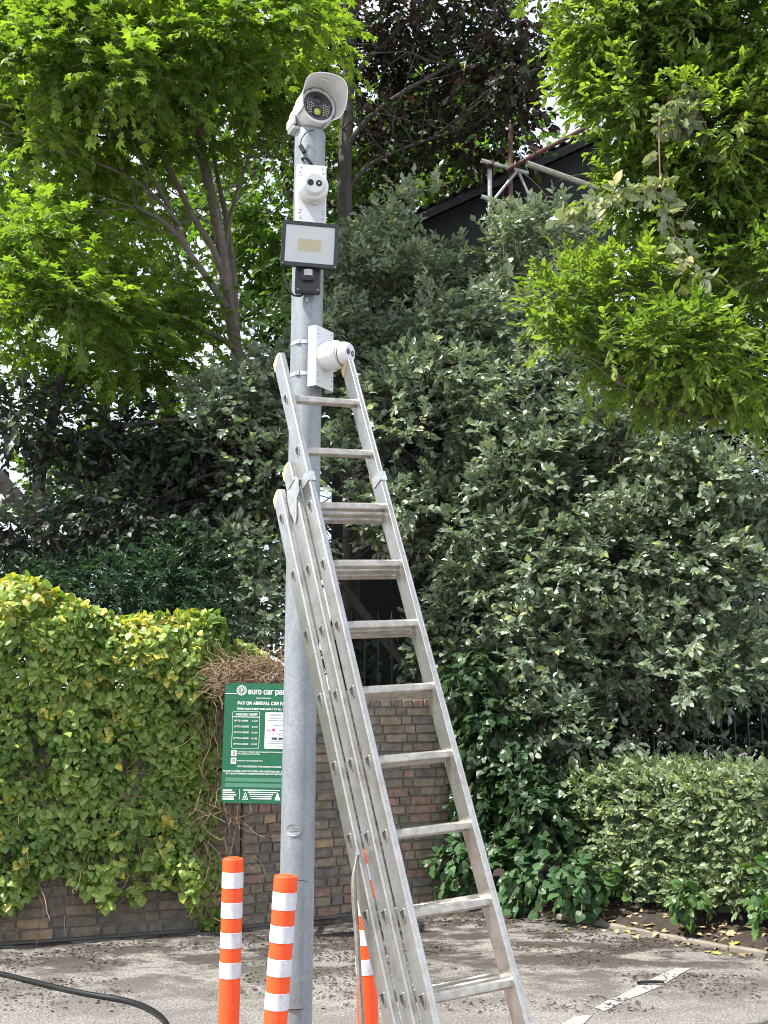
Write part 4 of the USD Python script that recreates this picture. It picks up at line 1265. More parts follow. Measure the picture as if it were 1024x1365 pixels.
cl = meshkit.noise(P * 3.2, 9)
col = palette(rng, len(P), (0.055, 0.130, 0.026), (0.340, 0.430, 0.105), clump=np.clip(meshkit.noise(P * 3.0, 1) * 1.2 - 0.1, 0, 1))
yel = rng.uniform(0, 1, len(P)) < 0.03 + 0.75 * topness * np.clip((cl - 0.25) * 3, 0, 1) + 0.5 * (meshkit.noise(P * 5.0, 19) > 0.80)
col[yel] = np.array([0.52, 0.48, 0.10]) * rng.uniform(0.6, 1.2, (yel.sum(), 1)) * np.array([1, 1, 1])
rightdark = np.clip((project(P)[0] - 215) / 80, 0, 1)
ti = thing('ivy', 'thick green and yellow ivy covering the brick wall beside the parking sign', 'ivy', WL)
foliage(ti, P, A, N, S, 'ivy', col, 'ivy_leaf')


def strands(n, fn, rng, seglen=0.07, k=7, wig=0.55, r=0.0035, grav=0.0):
    out = []
    for _ in range(n):
        p, d = fn(rng)
        pts = [p]
        for j in range(k):
            d = unit(d + rng.normal(size=3) * wig * 0.5 + np.array([0, 0, -grav]))
            pts.append(pts[-1] + d * seglen)
        out.append(tubepath(spline(pts, k * 2), np.linspace(1, 0.5, k * 2) * r * rng.uniform(0.6, 1.3), 4, cap=False))
    return cat_mesh(out)


def tangle(rng):
    u_, v_ = rng.uniform(286, 392), rng.uniform(878, 926)
    v_ += max(0, (300 - u_)) * 0.5
    y = np.interp(u_, [250, 390], [WB[1] - 0.62, WB[1] - 0.25]) + rng.uniform(-0.12, 0.25)
    return at(u_, v_, y), unit(np.array([rng.normal(0, 1), rng.normal(0, 0.4), rng.normal(-0.15, 0.35)]))


obj('dead_stems', strands(430, tangle, rng, 0.036, 6, 0.85, 0.0042), 'dead_twig', ti, smooth=True, kind='stuff', label='tangle of bare dry stems at the end of the ivy')


def vines(rng):
    u_, v_ = rng.uniform(262, 325), rng.uniform(900, 1190)
    y = np.interp(u_, [260, 330], [WB[1] - 0.38, WB[1] - 0.16]) + rng.uniform(-0.05, 0.06)
    return at(u_, v_, y), unit(np.array([rng.normal(0, 0.6), rng.normal(0, 0.2), -1 + rng.normal(0, 0.7)]))


obj('bare_stems', strands(95, vines, rng, 0.06, 7, 0.6, 0.0035), 'dead_twig', ti, smooth=True, kind='stuff')


def under(rng):
    s_ = rng.uniform(0.3, L1)
    p = WL + d1 * s_ + n1 * rng.uniform(0.03, 0.12); p = p + [0, 0, rng.uniform(0.25, 1.2)]
    return p, unit(np.array([rng.normal(0, 0.7), 0, -0.6 + rng.normal(0, 0.7)]))


obj('bare_stems', strands(260, under, rng, 0.06, 7, 0.6, 0.0035), 'dead_twig', ti, smooth=True, kind='stuff')

# little plants at the wall foot
tiv = thing('ivy_seedling', 'small bright ivy tuft growing at the wall foot beside the upright bollard', 'plant', gnd(285, 1242))
g0 = gnd(284, 1241)
n = 90
P = g0 + np.c_[rng.normal(0, 0.07, n), rng.normal(0, 0.05, n), rng.uniform(0.01, 0.16, n)]
A = rng.normal(size=(n, 3)) * 0.6 + [0, -0.4, 0]; N = np.array([0, -0.4, 1.0]) + rng.normal(size=(n, 3)) * 0.4
foliage(tiv, P, A, N, rng.uniform(0.03, 0.06, n), 'ivy', palette(rng, n, (0.10, 0.2, 0.03), (0.26, 0.33, 0.06)), 'ivy_leaf', parts=40)


# ------------------------------------------------------------------ trees
def limb(px, r0, r1, sides=10, n=None, wob=0.0, rng=None):
    """px: (u, v, depth) points"""
    pts = np.array([at(u, v, y) for u, v, y in px])
    n = n or 6 * len(px)
    sp = spline(pts, n)
    return tubepath(sp, np.linspace(r0, r1, n) * (1 + 0.06 * np.sin(np.arange(n) * 1.7)), sides, cap=True)


def branchlets(rng, limbs, n, length, r):
    """thin boughs that leave the given limbs"""
    out = []
    for _ in range(n):
        l = limbs[rng.integers(len(limbs))]
        v = np.asarray(l[0])
        p = v[rng.integers(len(v) // 3, len(v))]
        d = unit(np.array([rng.normal(0, 1), rng.normal(-0.3, 0.7), rng.uniform(0.0, 0.8)]))
        pts = [p]
        for j in range(5):
            d = unit(d + rng.normal(size=3) * 0.25)
            pts.append(pts[-1] + d * length / 5)
        out.append(tubepath(spline(pts, 10), np.linspace(r, r * 0.25, 10), 5, cap=False))
    return out


# --- maple
rng = np.random.default_rng(101)
tm = thing('maple_tree', 'green maple with several pale grey stems rising behind the ivy wall', 'tree', at(325, 960, 13))
LM = [limb([(332, 1010, 13), (326, 560, 13), (319, 490, 13), (308, 420, 13), (300, 360, 12.9), (288, 290, 12.8), (272, 215, 12.7), (263, 140, 12.6), (262, 40, 12.5), (268, -80, 12.4)], 0.115, 0.04, 14),
      limb([(302, 410, 12.9), (276, 370, 12.7), (248, 330, 12.5), (222, 270, 12.4), (196, 225, 12.2), (160, 175, 12.0), (110, 130, 11.7)], 0.048, 0.012),
      limb([(313, 440, 13), (312, 380, 13.1), (303, 300, 13.2), (288, 225, 13.2), (284, 190, 13.3), (300, 150, 13.2), (345, 110, 13)], 0.052, 0.015),
      limb([(304, 395, 12.95), (283, 330, 12.75), (258, 290, 12.6), (236, 245, 12.5), (210, 192, 12.4), (196, 120, 12.2), (190, 20, 12)], 0.048, 0.015),
      limb([(246, 322, 12.5), (200, 285, 12.2), (180, 275, 12)], 0.04, 0.015), limb([(240, 300, 12.4), (170, 235, 12), (100, 205, 11.6), (40, 180, 11.3), (-40, 140, 11)], 0.022, 0.008),
      limb([(300, 345, 12.9), (330, 215, 12.9), (345, 180, 12.8), (380, 150, 12.7)], 0.03, 0.012), limb([(210, 195, 12.4), (150, 185, 12.1), (75, 175, 11.8)], 0.03, 0.012),
      limb([(272, 215, 12.7), (230, 150, 12.6), (210, 100, 12.4)], 0.035, 0.012), limb([(318, 470, 13), (270, 440, 12.5), (200, 440, 12), (120, 445, 11.5)], 0.04, 0.015)]
obj('trunk', LM[0], 'bark_maple', tm, smooth=True)
for l in LM[1:]:
    obj('limb', l, 'bark_maple', tm, smooth=True)
obj('branchlets', branchlets(rng, LM, 90, 1.3, 0.010), 'bark_maple', tm, smooth=True, kind='stuff')
BM = [ell(*b[:6]) + tuple(b[6:]) for b in ((40, 60, 11.3, 110, 80, 1.1), (170, 40, 11.0, 110, 70, 1.1), (330, 30, 11.3, 110, 65, 1.1), (110, 150, 11.8, 110, 60, .9), (250, 130, 12.3, 110, 65, .9), (385, 105, 12.6, 40, 60, .6),
                        (20, 230, 12.2, 60, 45, .8), (20, 350, 11.0, 75, 50, .7), (150, 300, 13.0, 75, 50, .7), (100, 430, 10.8, 110, 45, .7), (205, 395, 12.2, 75, 50, .8), (40, 480, 11.6, 70, 35, .7), (190, 490, 12.2, 90, 40, .7),
                        (150, -60, 12.6, 240, 50, .8), (70, 75, 10.2, 70, 30, .35, 1.6), (175, 95, 10.1, 60, 24, .35, 1.6), (340, 30, 10.3, 80, 34, .35, 1.6), (395, 85, 10.3, 38, 28, .3, 1.6), (250, 45, 10.2, 60, 26, .35, 1.6), (35, 315, 10.2, 50, 26, .3, 1.5), (105, 395, 10.1, 55, 22, .3, 1.5), (20, 160, 10.3, 40, 30, .3, 1.5))]
P, O = blob_points(BM, 3000, rng, gap=0.44, gfreq=1.5, shell=0.45, seed=1)
O[:, 2] *= 0.35
P, A, N, S, tw = sprays(P, O, rng, 11, 0.52, 0.105, up=0.05, out=0.8, rand=0.45, droop=0.22, flat=0.9, angle=65, nrand=0.28)
col = palette(rng, len(P), (0.066, 0.132, 0.024), (0.225, 0.310, 0.046), clump=np.clip(meshkit.noise(P * 1.3, 3) * 1.6 - 0.3, 0, 1))
foliage(tm, P, A, N, S, 'maple', col, 'maple_leaf')
obj('twigs', twig_mesh(tw, 0.005), 'bark_maple', tm, kind='stuff')

# --- purple-leaved tree with a tall straight trunk
rng = np.random.default_rng(102)
tpu = thing('purple_leaved_tree', 'tall dark purple leaved tree with a straight dark trunk behind the pole', 'tree', at(465, 960, 14))
LP = [limb([(468, 990, 14), (468, 520, 14), (464, 400, 14), (459, 300, 14), (461, 180, 14), (468, 60, 14), (474, -60, 14), (480, -220, 14)], 0.125, 0.075, 14),
      limb([(462, 110, 14), (500, 70, 13.8), (540, 30, 13.6), (590, -20, 13.4)], 0.045, 0.02), limb([(460, 200, 14), (500, 150, 13.8), (560, 110, 13.6), (640, 70, 13.3), (700, 50, 13)], 0.04, 0.012),
      limb([(458, 260, 14), (500, 215, 13.9), (560, 190, 13.8), (640, 165, 13.6)], 0.035, 0.012), limb([(468, 60, 14), (445, 10, 13.9), (430, -60, 13.8)], 0.03, 0.015)]
obj('trunk', LP[0], 'bark_dark', tpu, smooth=True)
for l in LP[1:]:
    obj('limb', l, 'bark_dark', tpu, smooth=True)
obj('branchlets', branchlets(rng, LP, 70, 1.4, 0.011), 'bark_dark', tpu, smooth=True, kind='stuff')
BP = [ell(*b) for b in ((520, 10, 14, 100, 55, 1.1), (640, 30, 13.8, 90, 65, 1.1), (695, 75, 13.4, 38, 55, .7), (590, 110, 14, 110, 60, 1), (680, 130, 13.6, 45, 35, .6), (510, 120, 14.6, 60, 60, .8), (560, 200, 14.4, 90, 40, .8), (655, 190, 14, 50, 22, .6),
                        (430, 40, 14.3, 60, 50, .8), (390, 170, 14.6, 40, 60, .6), (500, 290, 15, 40, 60, .6), (580, -90, 14, 160, 70, 1.4))]
P, O = blob_points(BP, 1750, rng, gap=0.43, gfreq=1.5, shell=0.5, seed=2)
P, A, N, S, tw = sprays(P, O, rng, 9, 0.42, 0.105, up=0.0, out=0.6, rand=0.6, droop=0.3, flat=0.8, nrand=0.4)
col = palette(rng, len(P), (0.024, 0.016, 0.016), (0.060, 0.038, 0.032), extra=(0.05, 0.105, 0.025), frac=0.36, clump=meshkit.noise(P * 1.3, 3))
foliage(tpu, P, A, N, S, 'plum', col, 'purple_leaf', parts=200)
obj('twigs', twig_mesh(tw, 0.004), 'bark_dark', tpu, kind='stuff')
# ivy climbing its trunk
nv = 420
zz = rng.uniform(0, 1, nv); vv_ = 300 + zz * 150
cen = np.array([at(np.interp(v, [300, 400, 520], [459, 464, 468]), v, 14) for v in vv_])
an = rng.uniform(0, 2 * np.pi, nv); rad = 0.125 + rng.uniform(0, 0.10, nv) * (0.5 + zz)
o = np.c_[np.cos(an), np.sin(an), 0 * an]
P = cen + o * rad[:, None]
foliage(tpu, P, np.array([0, 0, -0.8]) + o * 0.5 + rng.normal(size=P.shape) * 0.3, o + np.array([0, 0, 0.5]), rng.uniform(0.06, 0.11, nv), 'ivy', palette(rng, nv, (0.04, 0.09, 0.02), (0.09, 0.16, 0.035)), 'ivy_leaf', parts=0, mass='climbing_ivy')

# --- trees beyond, pale green through the gaps
rng = np.random.default_rng(103)
for (bl, tr, lab, n, c1, c2) in (
        (((70, 300, 21, 120, 110, 1.8), (180, 420, 22, 120, 90, 1.8), (60, 150, 21, 110, 100, 1.8), (230, 250, 22, 90, 120, 1.8), (100, 650, 20, 90, 70, 1.4), (230, 600, 20, 90, 70, 1.2)), [(140, 980, 22), (140, 560, 22), (120, 300, 21.5), (70, 120, 21)],
         'pale green tree far behind the maple against the white sky', 900, (0.06, 0.11, 0.02), (0.11, 0.18, 0.04)),
        (((360, 250, 19, 80, 140, 1.5), (420, 380, 19, 60, 90, 1.3), (500, 240, 20, 90, 80, 1.5), (560, 330, 19, 60, 60, 1.0), (590, 170, 19, 90, 60, 1.3), (690, 170, 18, 40, 30, .8), (640, 230, 18, 60, 30, .8)), [(415, 980, 19.5), (410, 500, 19.5), (395, 300, 19.3), (430, 100, 19)],
         'bright green tree showing between the purple leaves behind the scaffold', 1000, (0.07, 0.135, 0.02), (0.12, 0.20, 0.035))):
    t = thing('background_tree', lab, 'tree', at(*tr[0]), group='trees beyond the wall')
    obj('trunk', limb(tr, 0.16, 0.05), 'bark', t, smooth=True)
    P, O = blob_points([ell(*b) for b in bl], n, rng, gap=0.42, gfreq=1.1, shell=0.5, seed=n)
    P, A, N, S, tw = sprays(P, O, rng, 10, 0.8, 0.16, up=0.0, droop=0.25, flat=0.7, nrand=0.4)
    foliage(t, P, A, N, S, 'maple', palette(rng, len(P), c1, c2), 'far_leaf', parts=0, mass='crown')
    obj('boughs', twig_mesh(tw, 0.012), 'bark', t, kind='stuff')

# --- dark plum at the left, behind the ivy
rng = np.random.default_rng(104)
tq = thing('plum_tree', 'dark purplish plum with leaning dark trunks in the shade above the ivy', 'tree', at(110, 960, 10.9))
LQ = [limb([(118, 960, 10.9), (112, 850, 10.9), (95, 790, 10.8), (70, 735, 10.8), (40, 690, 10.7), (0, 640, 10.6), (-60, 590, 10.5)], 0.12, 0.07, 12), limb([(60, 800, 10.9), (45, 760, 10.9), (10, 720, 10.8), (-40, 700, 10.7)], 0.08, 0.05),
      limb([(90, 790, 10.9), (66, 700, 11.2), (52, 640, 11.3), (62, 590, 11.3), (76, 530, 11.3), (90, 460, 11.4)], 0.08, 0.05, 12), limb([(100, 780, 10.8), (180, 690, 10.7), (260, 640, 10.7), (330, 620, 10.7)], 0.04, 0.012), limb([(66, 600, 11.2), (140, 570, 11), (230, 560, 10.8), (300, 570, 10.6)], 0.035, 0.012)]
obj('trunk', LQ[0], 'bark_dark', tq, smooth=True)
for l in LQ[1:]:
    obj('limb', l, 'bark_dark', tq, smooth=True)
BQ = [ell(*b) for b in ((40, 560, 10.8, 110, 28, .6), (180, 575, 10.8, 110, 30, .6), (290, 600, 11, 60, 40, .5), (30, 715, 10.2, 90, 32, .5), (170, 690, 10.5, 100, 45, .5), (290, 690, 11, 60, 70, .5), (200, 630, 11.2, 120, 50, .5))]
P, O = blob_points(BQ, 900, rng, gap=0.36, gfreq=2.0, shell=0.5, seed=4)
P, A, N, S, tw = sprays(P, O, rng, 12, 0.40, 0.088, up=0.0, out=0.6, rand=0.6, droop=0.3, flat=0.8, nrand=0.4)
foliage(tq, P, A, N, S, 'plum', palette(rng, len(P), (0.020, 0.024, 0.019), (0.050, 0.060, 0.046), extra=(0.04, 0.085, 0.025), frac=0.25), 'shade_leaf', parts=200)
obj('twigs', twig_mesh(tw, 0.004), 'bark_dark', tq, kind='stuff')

# --- feathery dark shrub at the left and a dark hedge that closes the view behind it
rng = np.random.default_rng(105)
tc = thing('feathery_shrub', 'dark green feathery shrub just behind the top of the ivy', 'shrub', at(150, 940, 10.2))
obj('stem', limb([(150, 960, 10.3), (148, 850, 10.3), (160, 780, 10.3)], 0.05, 0.02), 'bark_dark', tc)
BC_ = [ell(*b) for b in ((40, 815, 9.9, 80, 55, .5), (150, 800, 10.0, 90, 60, .5), (245, 775, 10.2, 60, 60, .5), (200, 850, 9.9, 90, 50, .4), (290, 830, 10.0, 50, 40, .4))]
P, O = blob_points(BC_, 1900, rng, gap=0.30, gfreq=2.4, shell=0.45, seed=5)
P, A, N, S, tw = sprays(P, O, rng, 12, 0.30, 0.055, up=0.3, droop=0.35, flat=0.5, nrand=0.5, angle=45)
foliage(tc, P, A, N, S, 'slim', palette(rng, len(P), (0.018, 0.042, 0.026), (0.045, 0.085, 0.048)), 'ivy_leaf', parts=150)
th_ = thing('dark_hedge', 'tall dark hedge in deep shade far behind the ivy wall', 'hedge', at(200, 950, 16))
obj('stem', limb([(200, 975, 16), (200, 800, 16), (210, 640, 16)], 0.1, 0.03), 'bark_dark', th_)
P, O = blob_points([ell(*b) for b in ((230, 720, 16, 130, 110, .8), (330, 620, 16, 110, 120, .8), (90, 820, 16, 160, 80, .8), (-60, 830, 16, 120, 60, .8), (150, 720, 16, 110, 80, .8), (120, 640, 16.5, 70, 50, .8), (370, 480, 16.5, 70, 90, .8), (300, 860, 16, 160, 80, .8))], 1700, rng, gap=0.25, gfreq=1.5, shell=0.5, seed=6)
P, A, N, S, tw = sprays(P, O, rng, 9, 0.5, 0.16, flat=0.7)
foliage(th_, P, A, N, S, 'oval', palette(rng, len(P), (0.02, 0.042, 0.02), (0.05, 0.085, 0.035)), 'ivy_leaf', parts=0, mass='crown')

# --- the big silver-green shrub
rng = np.random.default_rng(106)
te = thing('silverberry_shrub', 'huge grey green evergreen shrub with silvery leaves filling the middle behind the ladder', 'shrub', at(640, 960, 11))
LE = [limb([(640, 985, 11.2), (620, 850, 11.2), (590, 700, 11.2), (570, 560, 11.4), (560, 420, 11.7), (570, 330, 11.9)], 0.07, 0.02), limb([(715, 1130, 10.3), (712, 1040, 10.4), (720, 950, 10.5), (760, 820, 10.6), (800, 700, 10.6), (830, 560, 10.6)], 0.075, 0.025, 12),
      limb([(610, 960, 11.1), (520, 860, 11.1), (430, 740, 11.1), (370, 640, 11.1), (320, 560, 11)], 0.06, 0.015), limb([(740, 950, 10.5), (860, 850, 10.4), (1000, 760, 10.3)], 0.05, 0.02), limb([(590, 700, 11.2), (680, 560, 11.2), (720, 420, 11.5), (730, 320, 11.7)], 0.04, 0.015)]
obj('trunk', LE[1], 'bark_dark', te, smooth=True)
for k, l in enumerate(LE):
    if k != 1:
        obj('stem', l, 'bark_dark', te, smooth=True)
obj('branchlets', branchlets(rng, LE, 120, 1.1, 0.009), 'bark', te, smooth=True, kind='stuff')
BE = [ell(*b) for b in ((320, 560, 11.0, 60, 60, .6), (370, 520, 11.2, 50, 55, .6), (350, 640, 11.0, 50, 50, .6), (290, 750, 10.6, 60, 70, .6), (360, 730, 10.8, 60, 80, .6), (350, 820, 10.5, 60, 50, .5), (250, 790, 10.2, 25, 30, .25),
                        (440, 520, 11.3, 60, 110, .8), (460, 660, 11.0, 70, 90, .7), (480, 400, 11.8, 60, 60, .7), (560, 330, 12, 70, 60, .8), (640, 340, 12, 70, 55, .8), (720, 335, 12, 70, 45, .8), (560, 430, 11.5, 90, 80, .8), (660, 430, 11.3, 90, 80, .8),
                        (560, 560, 11.0, 90, 90, .8), (680, 560, 10.8, 100, 90, .8), (600, 680, 10.7, 100, 80, .8), (740, 660, 10.4, 110, 80, .8), (860, 580, 10.4, 100, 70, .8), (960, 650, 10.2, 90, 80, .8), (690, 770, 10.5, 100, 70, .7),
                        (820, 760, 10.2, 110, 80, .8), (950, 790, 10.1, 90, 80, .8), (760, 870, 10.2, 110, 70, .7), (880, 890, 10.0, 110, 70, .7), (620, 820, 10.9, 50, 80, .5), (600, 900, 10.9, 40, 50, .4), (850, 960, 10.2, 120, 45, .5), (960, 960, 9.9, 90, 50, .5), (940, 720, 10.4, 110, 90, .7), (980, 900, 9.9, 60, 60, .6), (740, 960, 10.1, 80, 40, .5), (840, 975, 10.0, 100, 34, .35), (960, 980, 9.8, 90, 34, .35), (560, 300, 12, 60, 40, .6), (500, 330, 12, 45, 35, .5))]
HC, HO = blob_points(BE, 1850, rng, gap=0.455, gfreq=2.0, shell=0.28, seed=8)
off_ = unit(rng.normal(size=(len(HC) * 6, 3)) + np.repeat(HO, 6, 0) * 0.5) * (0.15 * rng.uniform(0.2, 1, (len(HC) * 6, 1)) ** 0.6)
P = np.repeat(HC, 6, 0) + off_
O = unit(np.repeat(HO, 6, 0) * 0.6 + unit(off_))
P, A, N, S, tw = sprays(P, O, rng, 9, 0.20, 0.074, up=0.30, out=0.9, rand=0.35, droop=0.12, flat=0.5, nrand=0.35, angle=56)
hgt = np.clip((P[:, 2] - 1.2) / 3.5, 0, 1)
col = palette(rng, len(P), (0.060, 0.102, 0.062), (0.235, 0.290, 0.195), extra=(0.32, 0.34, 0.13), frac=0.08, clump=np.clip(meshkit.noise(P * 1.6, 3) * 1.3 - 0.1, 0, 1))
foliage(te, P, A, N, S, 'broad', col, 'grey_leaf')
obj('twigs', twig_mesh(tw, 0.004), 'bark', te, kind='stuff')

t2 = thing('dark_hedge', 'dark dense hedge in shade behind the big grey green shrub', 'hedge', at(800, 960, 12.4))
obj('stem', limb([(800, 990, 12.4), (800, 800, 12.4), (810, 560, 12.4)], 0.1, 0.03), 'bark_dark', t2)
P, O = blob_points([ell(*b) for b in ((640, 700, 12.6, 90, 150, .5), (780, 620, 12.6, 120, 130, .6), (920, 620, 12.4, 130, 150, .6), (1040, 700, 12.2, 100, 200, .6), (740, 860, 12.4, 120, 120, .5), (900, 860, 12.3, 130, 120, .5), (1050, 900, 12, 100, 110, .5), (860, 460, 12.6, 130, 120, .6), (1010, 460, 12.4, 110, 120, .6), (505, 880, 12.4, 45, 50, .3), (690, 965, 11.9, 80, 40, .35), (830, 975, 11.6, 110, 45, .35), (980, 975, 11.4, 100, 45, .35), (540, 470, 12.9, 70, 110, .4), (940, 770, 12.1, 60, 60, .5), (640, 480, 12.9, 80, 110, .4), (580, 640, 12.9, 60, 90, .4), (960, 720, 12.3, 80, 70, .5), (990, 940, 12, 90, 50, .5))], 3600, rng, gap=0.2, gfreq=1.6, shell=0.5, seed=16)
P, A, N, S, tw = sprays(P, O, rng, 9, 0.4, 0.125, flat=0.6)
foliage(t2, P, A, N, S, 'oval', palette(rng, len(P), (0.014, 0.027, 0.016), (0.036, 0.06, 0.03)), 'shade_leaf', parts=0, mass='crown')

# --- the bright tree reaching in at the upper right
rng = np.random.default_rng(107)
tr_ = thing('hornbeam_tree', 'fresh bright green tree hanging in from above the clipped hedge', 'tree', at(1180, 1120, 8.2))
LR = [limb([(1200, 1240, 8.2), (1185, 900, 8.2), (1150, 600, 8.1), (1100, 380, 8.0), (1060, 200, 7.9), (1030, 0, 7.8), (1010, -150, 7.7)], 0.13, 0.05, 14), limb([(1160, 640, 8.1), (1080, 580, 7.7), (1000, 555, 7.4), (930, 556, 7.2), (880, 540, 7.1), (820, 505, 7)], 0.045, 0.010),
      limb([(1120, 440, 8), (1030, 390, 7.6), (950, 370, 7.4), (860, 380, 7.2), (790, 400, 7.1)], 0.035, 0.010), limb([(1080, 280, 7.9), (980, 200, 7.6), (880, 130, 7.5), (800, 80, 7.4)], 0.035, 0.010), limb([(1050, 130, 7.8), (950, 60, 7.5), (860, -20, 7.4)], 0.03, 0.01),
      limb([(1090, 330, 7.9), (960, 260, 7.5), (870, 230, 7.4)], 0.025, 0.008)]
obj('trunk', LR[0], 'bark_dark', tr_, smooth=True)
for l in LR[1:]:
    obj('limb', l, 'bark', tr_, smooth=True)
obj('branchlets', branchlets(rng, LR[1:], 90, 0.7, 0.006), 'bark', tr_, smooth=True, kind='stuff')
BR = [ell(*b) for b in ((810, 40, 7.4, 65, 70, .5), (900, 40, 7.3, 90, 80, .6), (1000, 60, 7.3, 80, 110, .7), (860, 150, 7.4, 75, 70, .5), (950, 190, 7.3, 90, 80, .6), (1040, 220, 7.5, 70, 120, .7), (850, 250, 7.5, 40, 45, .4), (930, 300, 7.5, 70, 60, .5),
                        (1010, 370, 7.4, 60, 90, .6), (770, 400, 7.1, 55, 45, .35), (850, 400, 7.2, 70, 60, .4), (800, 465, 7.0, 80, 40, .35), (900, 480, 7.0, 90, 55, .5), (990, 510, 7.1, 70, 60, .5), (880, -90, 7.3, 200, 70, .8), (775, 100, 7.5, 20, 25, .3))]
P, O = blob_points(BR, 5600, rng, gap=0.33, gfreq=2.6, shell=0.45, seed=9)
P, A, N, S, tw = sprays(P, O, rng, 11, 0.23, 0.066, up=0.12, out=0.8, rand=0.5, droop=0.15, flat=0.75, nrand=0.32, angle=52)
col = palette(rng, len(P), (0.070, 0.130, 0.024), (0.230, 0.315, 0.055), clump=np.clip(meshkit.noise(P * 2.2, 3) * 1.5 - 0.2, 0, 1))
foliage(tr_, P, A, N, S, 'beech', col, 'bright_leaf')
obj('twigs', twig_mesh(tw, 0.003), 'bark', tr_, kind='stuff')

# --- long pale bough hanging in front of it
rng = np.random.default_rng(108)
tbg = thing('climbing_silverberry', 'long silvery leaved shoots hanging through the bright tree', 'climber', at(1060, 150, 7.3))
LB = [limb([(1075, 420, 7.6), (1010, 300, 7.3), (960, 210, 7.0), (915, 130, 6.9), (880, 150, 6.85), (880, 230, 6.85), (890, 290, 6.85), (915, 340, 6.85), (935, 370, 6.85)], 0.010, 0.003, 6, 40), limb([(885, 250, 6.85), (840, 255, 6.85), (790, 270, 6.85), (755, 290, 6.85)], 0.005, 0.002, 6), limb([(925, 120, 6.9), (905, 165, 6.85), (930, 150, 6.8)], 0.004, 0.002, 6)]
for l in LB:
    obj('stem', l, 'dead_twig', tbg, smooth=True)
pts_ = np.vstack([l[0] for l in LB]); pts_ = pts_[pts_[:, 1] < 7.02]
P = pts_[rng.integers(len(pts_), size=100)]
O = unit(rng.normal(size=P.shape))
P, A, N, S, tw = sprays(P, O, rng, 5, 0.10, 0.075, up=0.1, droop=0.4, flat=0.4, nrand=0.5)
foliage(tbg, P, A, N, S, 'round', palette(rng, len(P), (0.16, 0.21, 0.08), (0.36, 0.38, 0.20), extra=(0.42, 0.38, 0.16), frac=0.2), 'grey_leaf')

# --- clipped hedge at the right
rng = np.random.default_rng(109)
h0 = gnd(752, 1213); hd = unit(kp[6] - kp[3]); hn = np.array([-hd[1], hd[0], 0])
if hn[1] < 0:
    hn = -hn
HL, HD, HH = 3.4, 1.1, at(860, 1028, h0[1] - 0.3)[2]
t_h = thing('clipped_hedge', 'neatly clipped low hedge of small glossy leaves behind the kerb', 'hedge', h0)


def hedge_pts(n):
    # front, top and near end of a rounded box
    w = rng.choice(4, n, p=[0.50, 0.30, 0.14, 0.06])
    a, b, c = rng.uniform(0, 1, (3, n))
    x, y, z = a * HL, b * HD, 0.16 + c * (HH - 0.16)
    x = np.where(w == 2, 0, np.where(w == 3, HL, x)); y = np.where(w == 0, 0, y); z = np.where(w == 1, HH, z)
    o = np.zeros((n, 3)); o[w == 0, 1] = -1; o[w == 1, 2] = 1; o[w == 2, 0] = -1; o[w == 3, 0] = 1
    ctr = np.c_[np.clip(x, 0.22, HL - 0.2), np.clip(y, 0.22, HD - 0.2), np.minimum(z, HH - 0.2)]
    q = np.c_[x, y, z]
    nn = unit(q - ctr)
    q = ctr + nn * np.minimum(np.linalg.norm(q - ctr, axis=1), 0.22)[:, None]
    bump_ = 0.16 * (meshkit.fbm(q * 2.2, 3, 4) - 0.5) + 0.03 * rng.normal(size=n)
    tuck = -0.12 * np.clip((0.35 - q[:, 2]) / 0.3, 0, 1)
    q = q + nn * (bump_ - 0.10 * rng.uniform(0, 1, n) ** 1.5 + tuck)[:, None]
    Rm = np.stack([hd, hn, [0, 0, 1]], 0)
    return h0 + q @ Rm, nn @ Rm


P, O = hedge_pts(7600)
inner = rng.uniform(0, 1, len(P)) < 0.35
P[inner] -= O[inner] * rng.uniform(0.08, 0.25, (inner.sum(), 1))
P, A, N, S, tw = sprays(P, O, rng, 6, 0.09, 0.055, up=0.3, out=0.7, rand=0.6, droop=0.1, flat=0.35, nrand=0.45)
col = palette(rng, len(P), (0.070, 0.115, 0.055), (0.210, 0.260, 0.140), extra=(0.32, 0.34, 0.13), frac=0.10, clump=meshkit.noise(P * 3, 3))
foliage(t_h, P, A, N, S, 'broad', col * 1.12, 'hedge_leaf')
hs = []
for k in range(60):
    p = h0 + hd * rng.uniform(0.1, HL - 0.1) + hn * rng.uniform(0.25, HD - 0.3)
    pts = [p, p + [rng.normal(0, .08), rng.normal(0, .08), 0.4], p + [rng.normal(0, .18), rng.normal(0, .15), HH - 0.1]]
    hs.append(tubepath(spline(pts, 8), np.linspace(0.014, 0.005, 8), 5))
obj('stems', hs, 'bark_dark', t_h, kind='stuff')

# --- ivy under the big shrub and along the bed
rng = np.random.default_rng(110)
tg = thing('ground_ivy', 'broad leaved dark ivy climbing below the big shrub beside the bare wall end', 'ivy', at(660, 1180, 9.9))
BG = [ell(*b) for b in ((625, 900, 10.0, 30, 40, .25), (650, 970, 9.9, 50, 50, .25), (690, 1040, 9.8, 60, 50, .3), (640, 1060, 9.9, 40, 50, .2), (620, 1150, 9.75, 32, 35, .2), (700, 1160, 9.5, 45, 35, .25), (760, 1165, 9.1, 40, 32, .2), (660, 1120, 9.8, 50, 40, .25), (725, 1085, 9.5, 40, 40, .2))]
P, O = blob_points(BG, 900, rng, gap=0.30, gfreq=3, shell=0.35, seed=12)
keep = P[:, 2] > 0.08
P, O = P[keep], O[keep]
P, A, N, S, tw = sprays(P, O, rng, 4, 0.12, 0.080, up=0, out=0.7, rand=0.5, droop=0.8, flat=0.4, nrand=0.35)
P[:, 2] = np.maximum(P[:, 2], 0.07)
low = np.clip((0.75 - P[:, 2]) / 0.5, 0, 1)
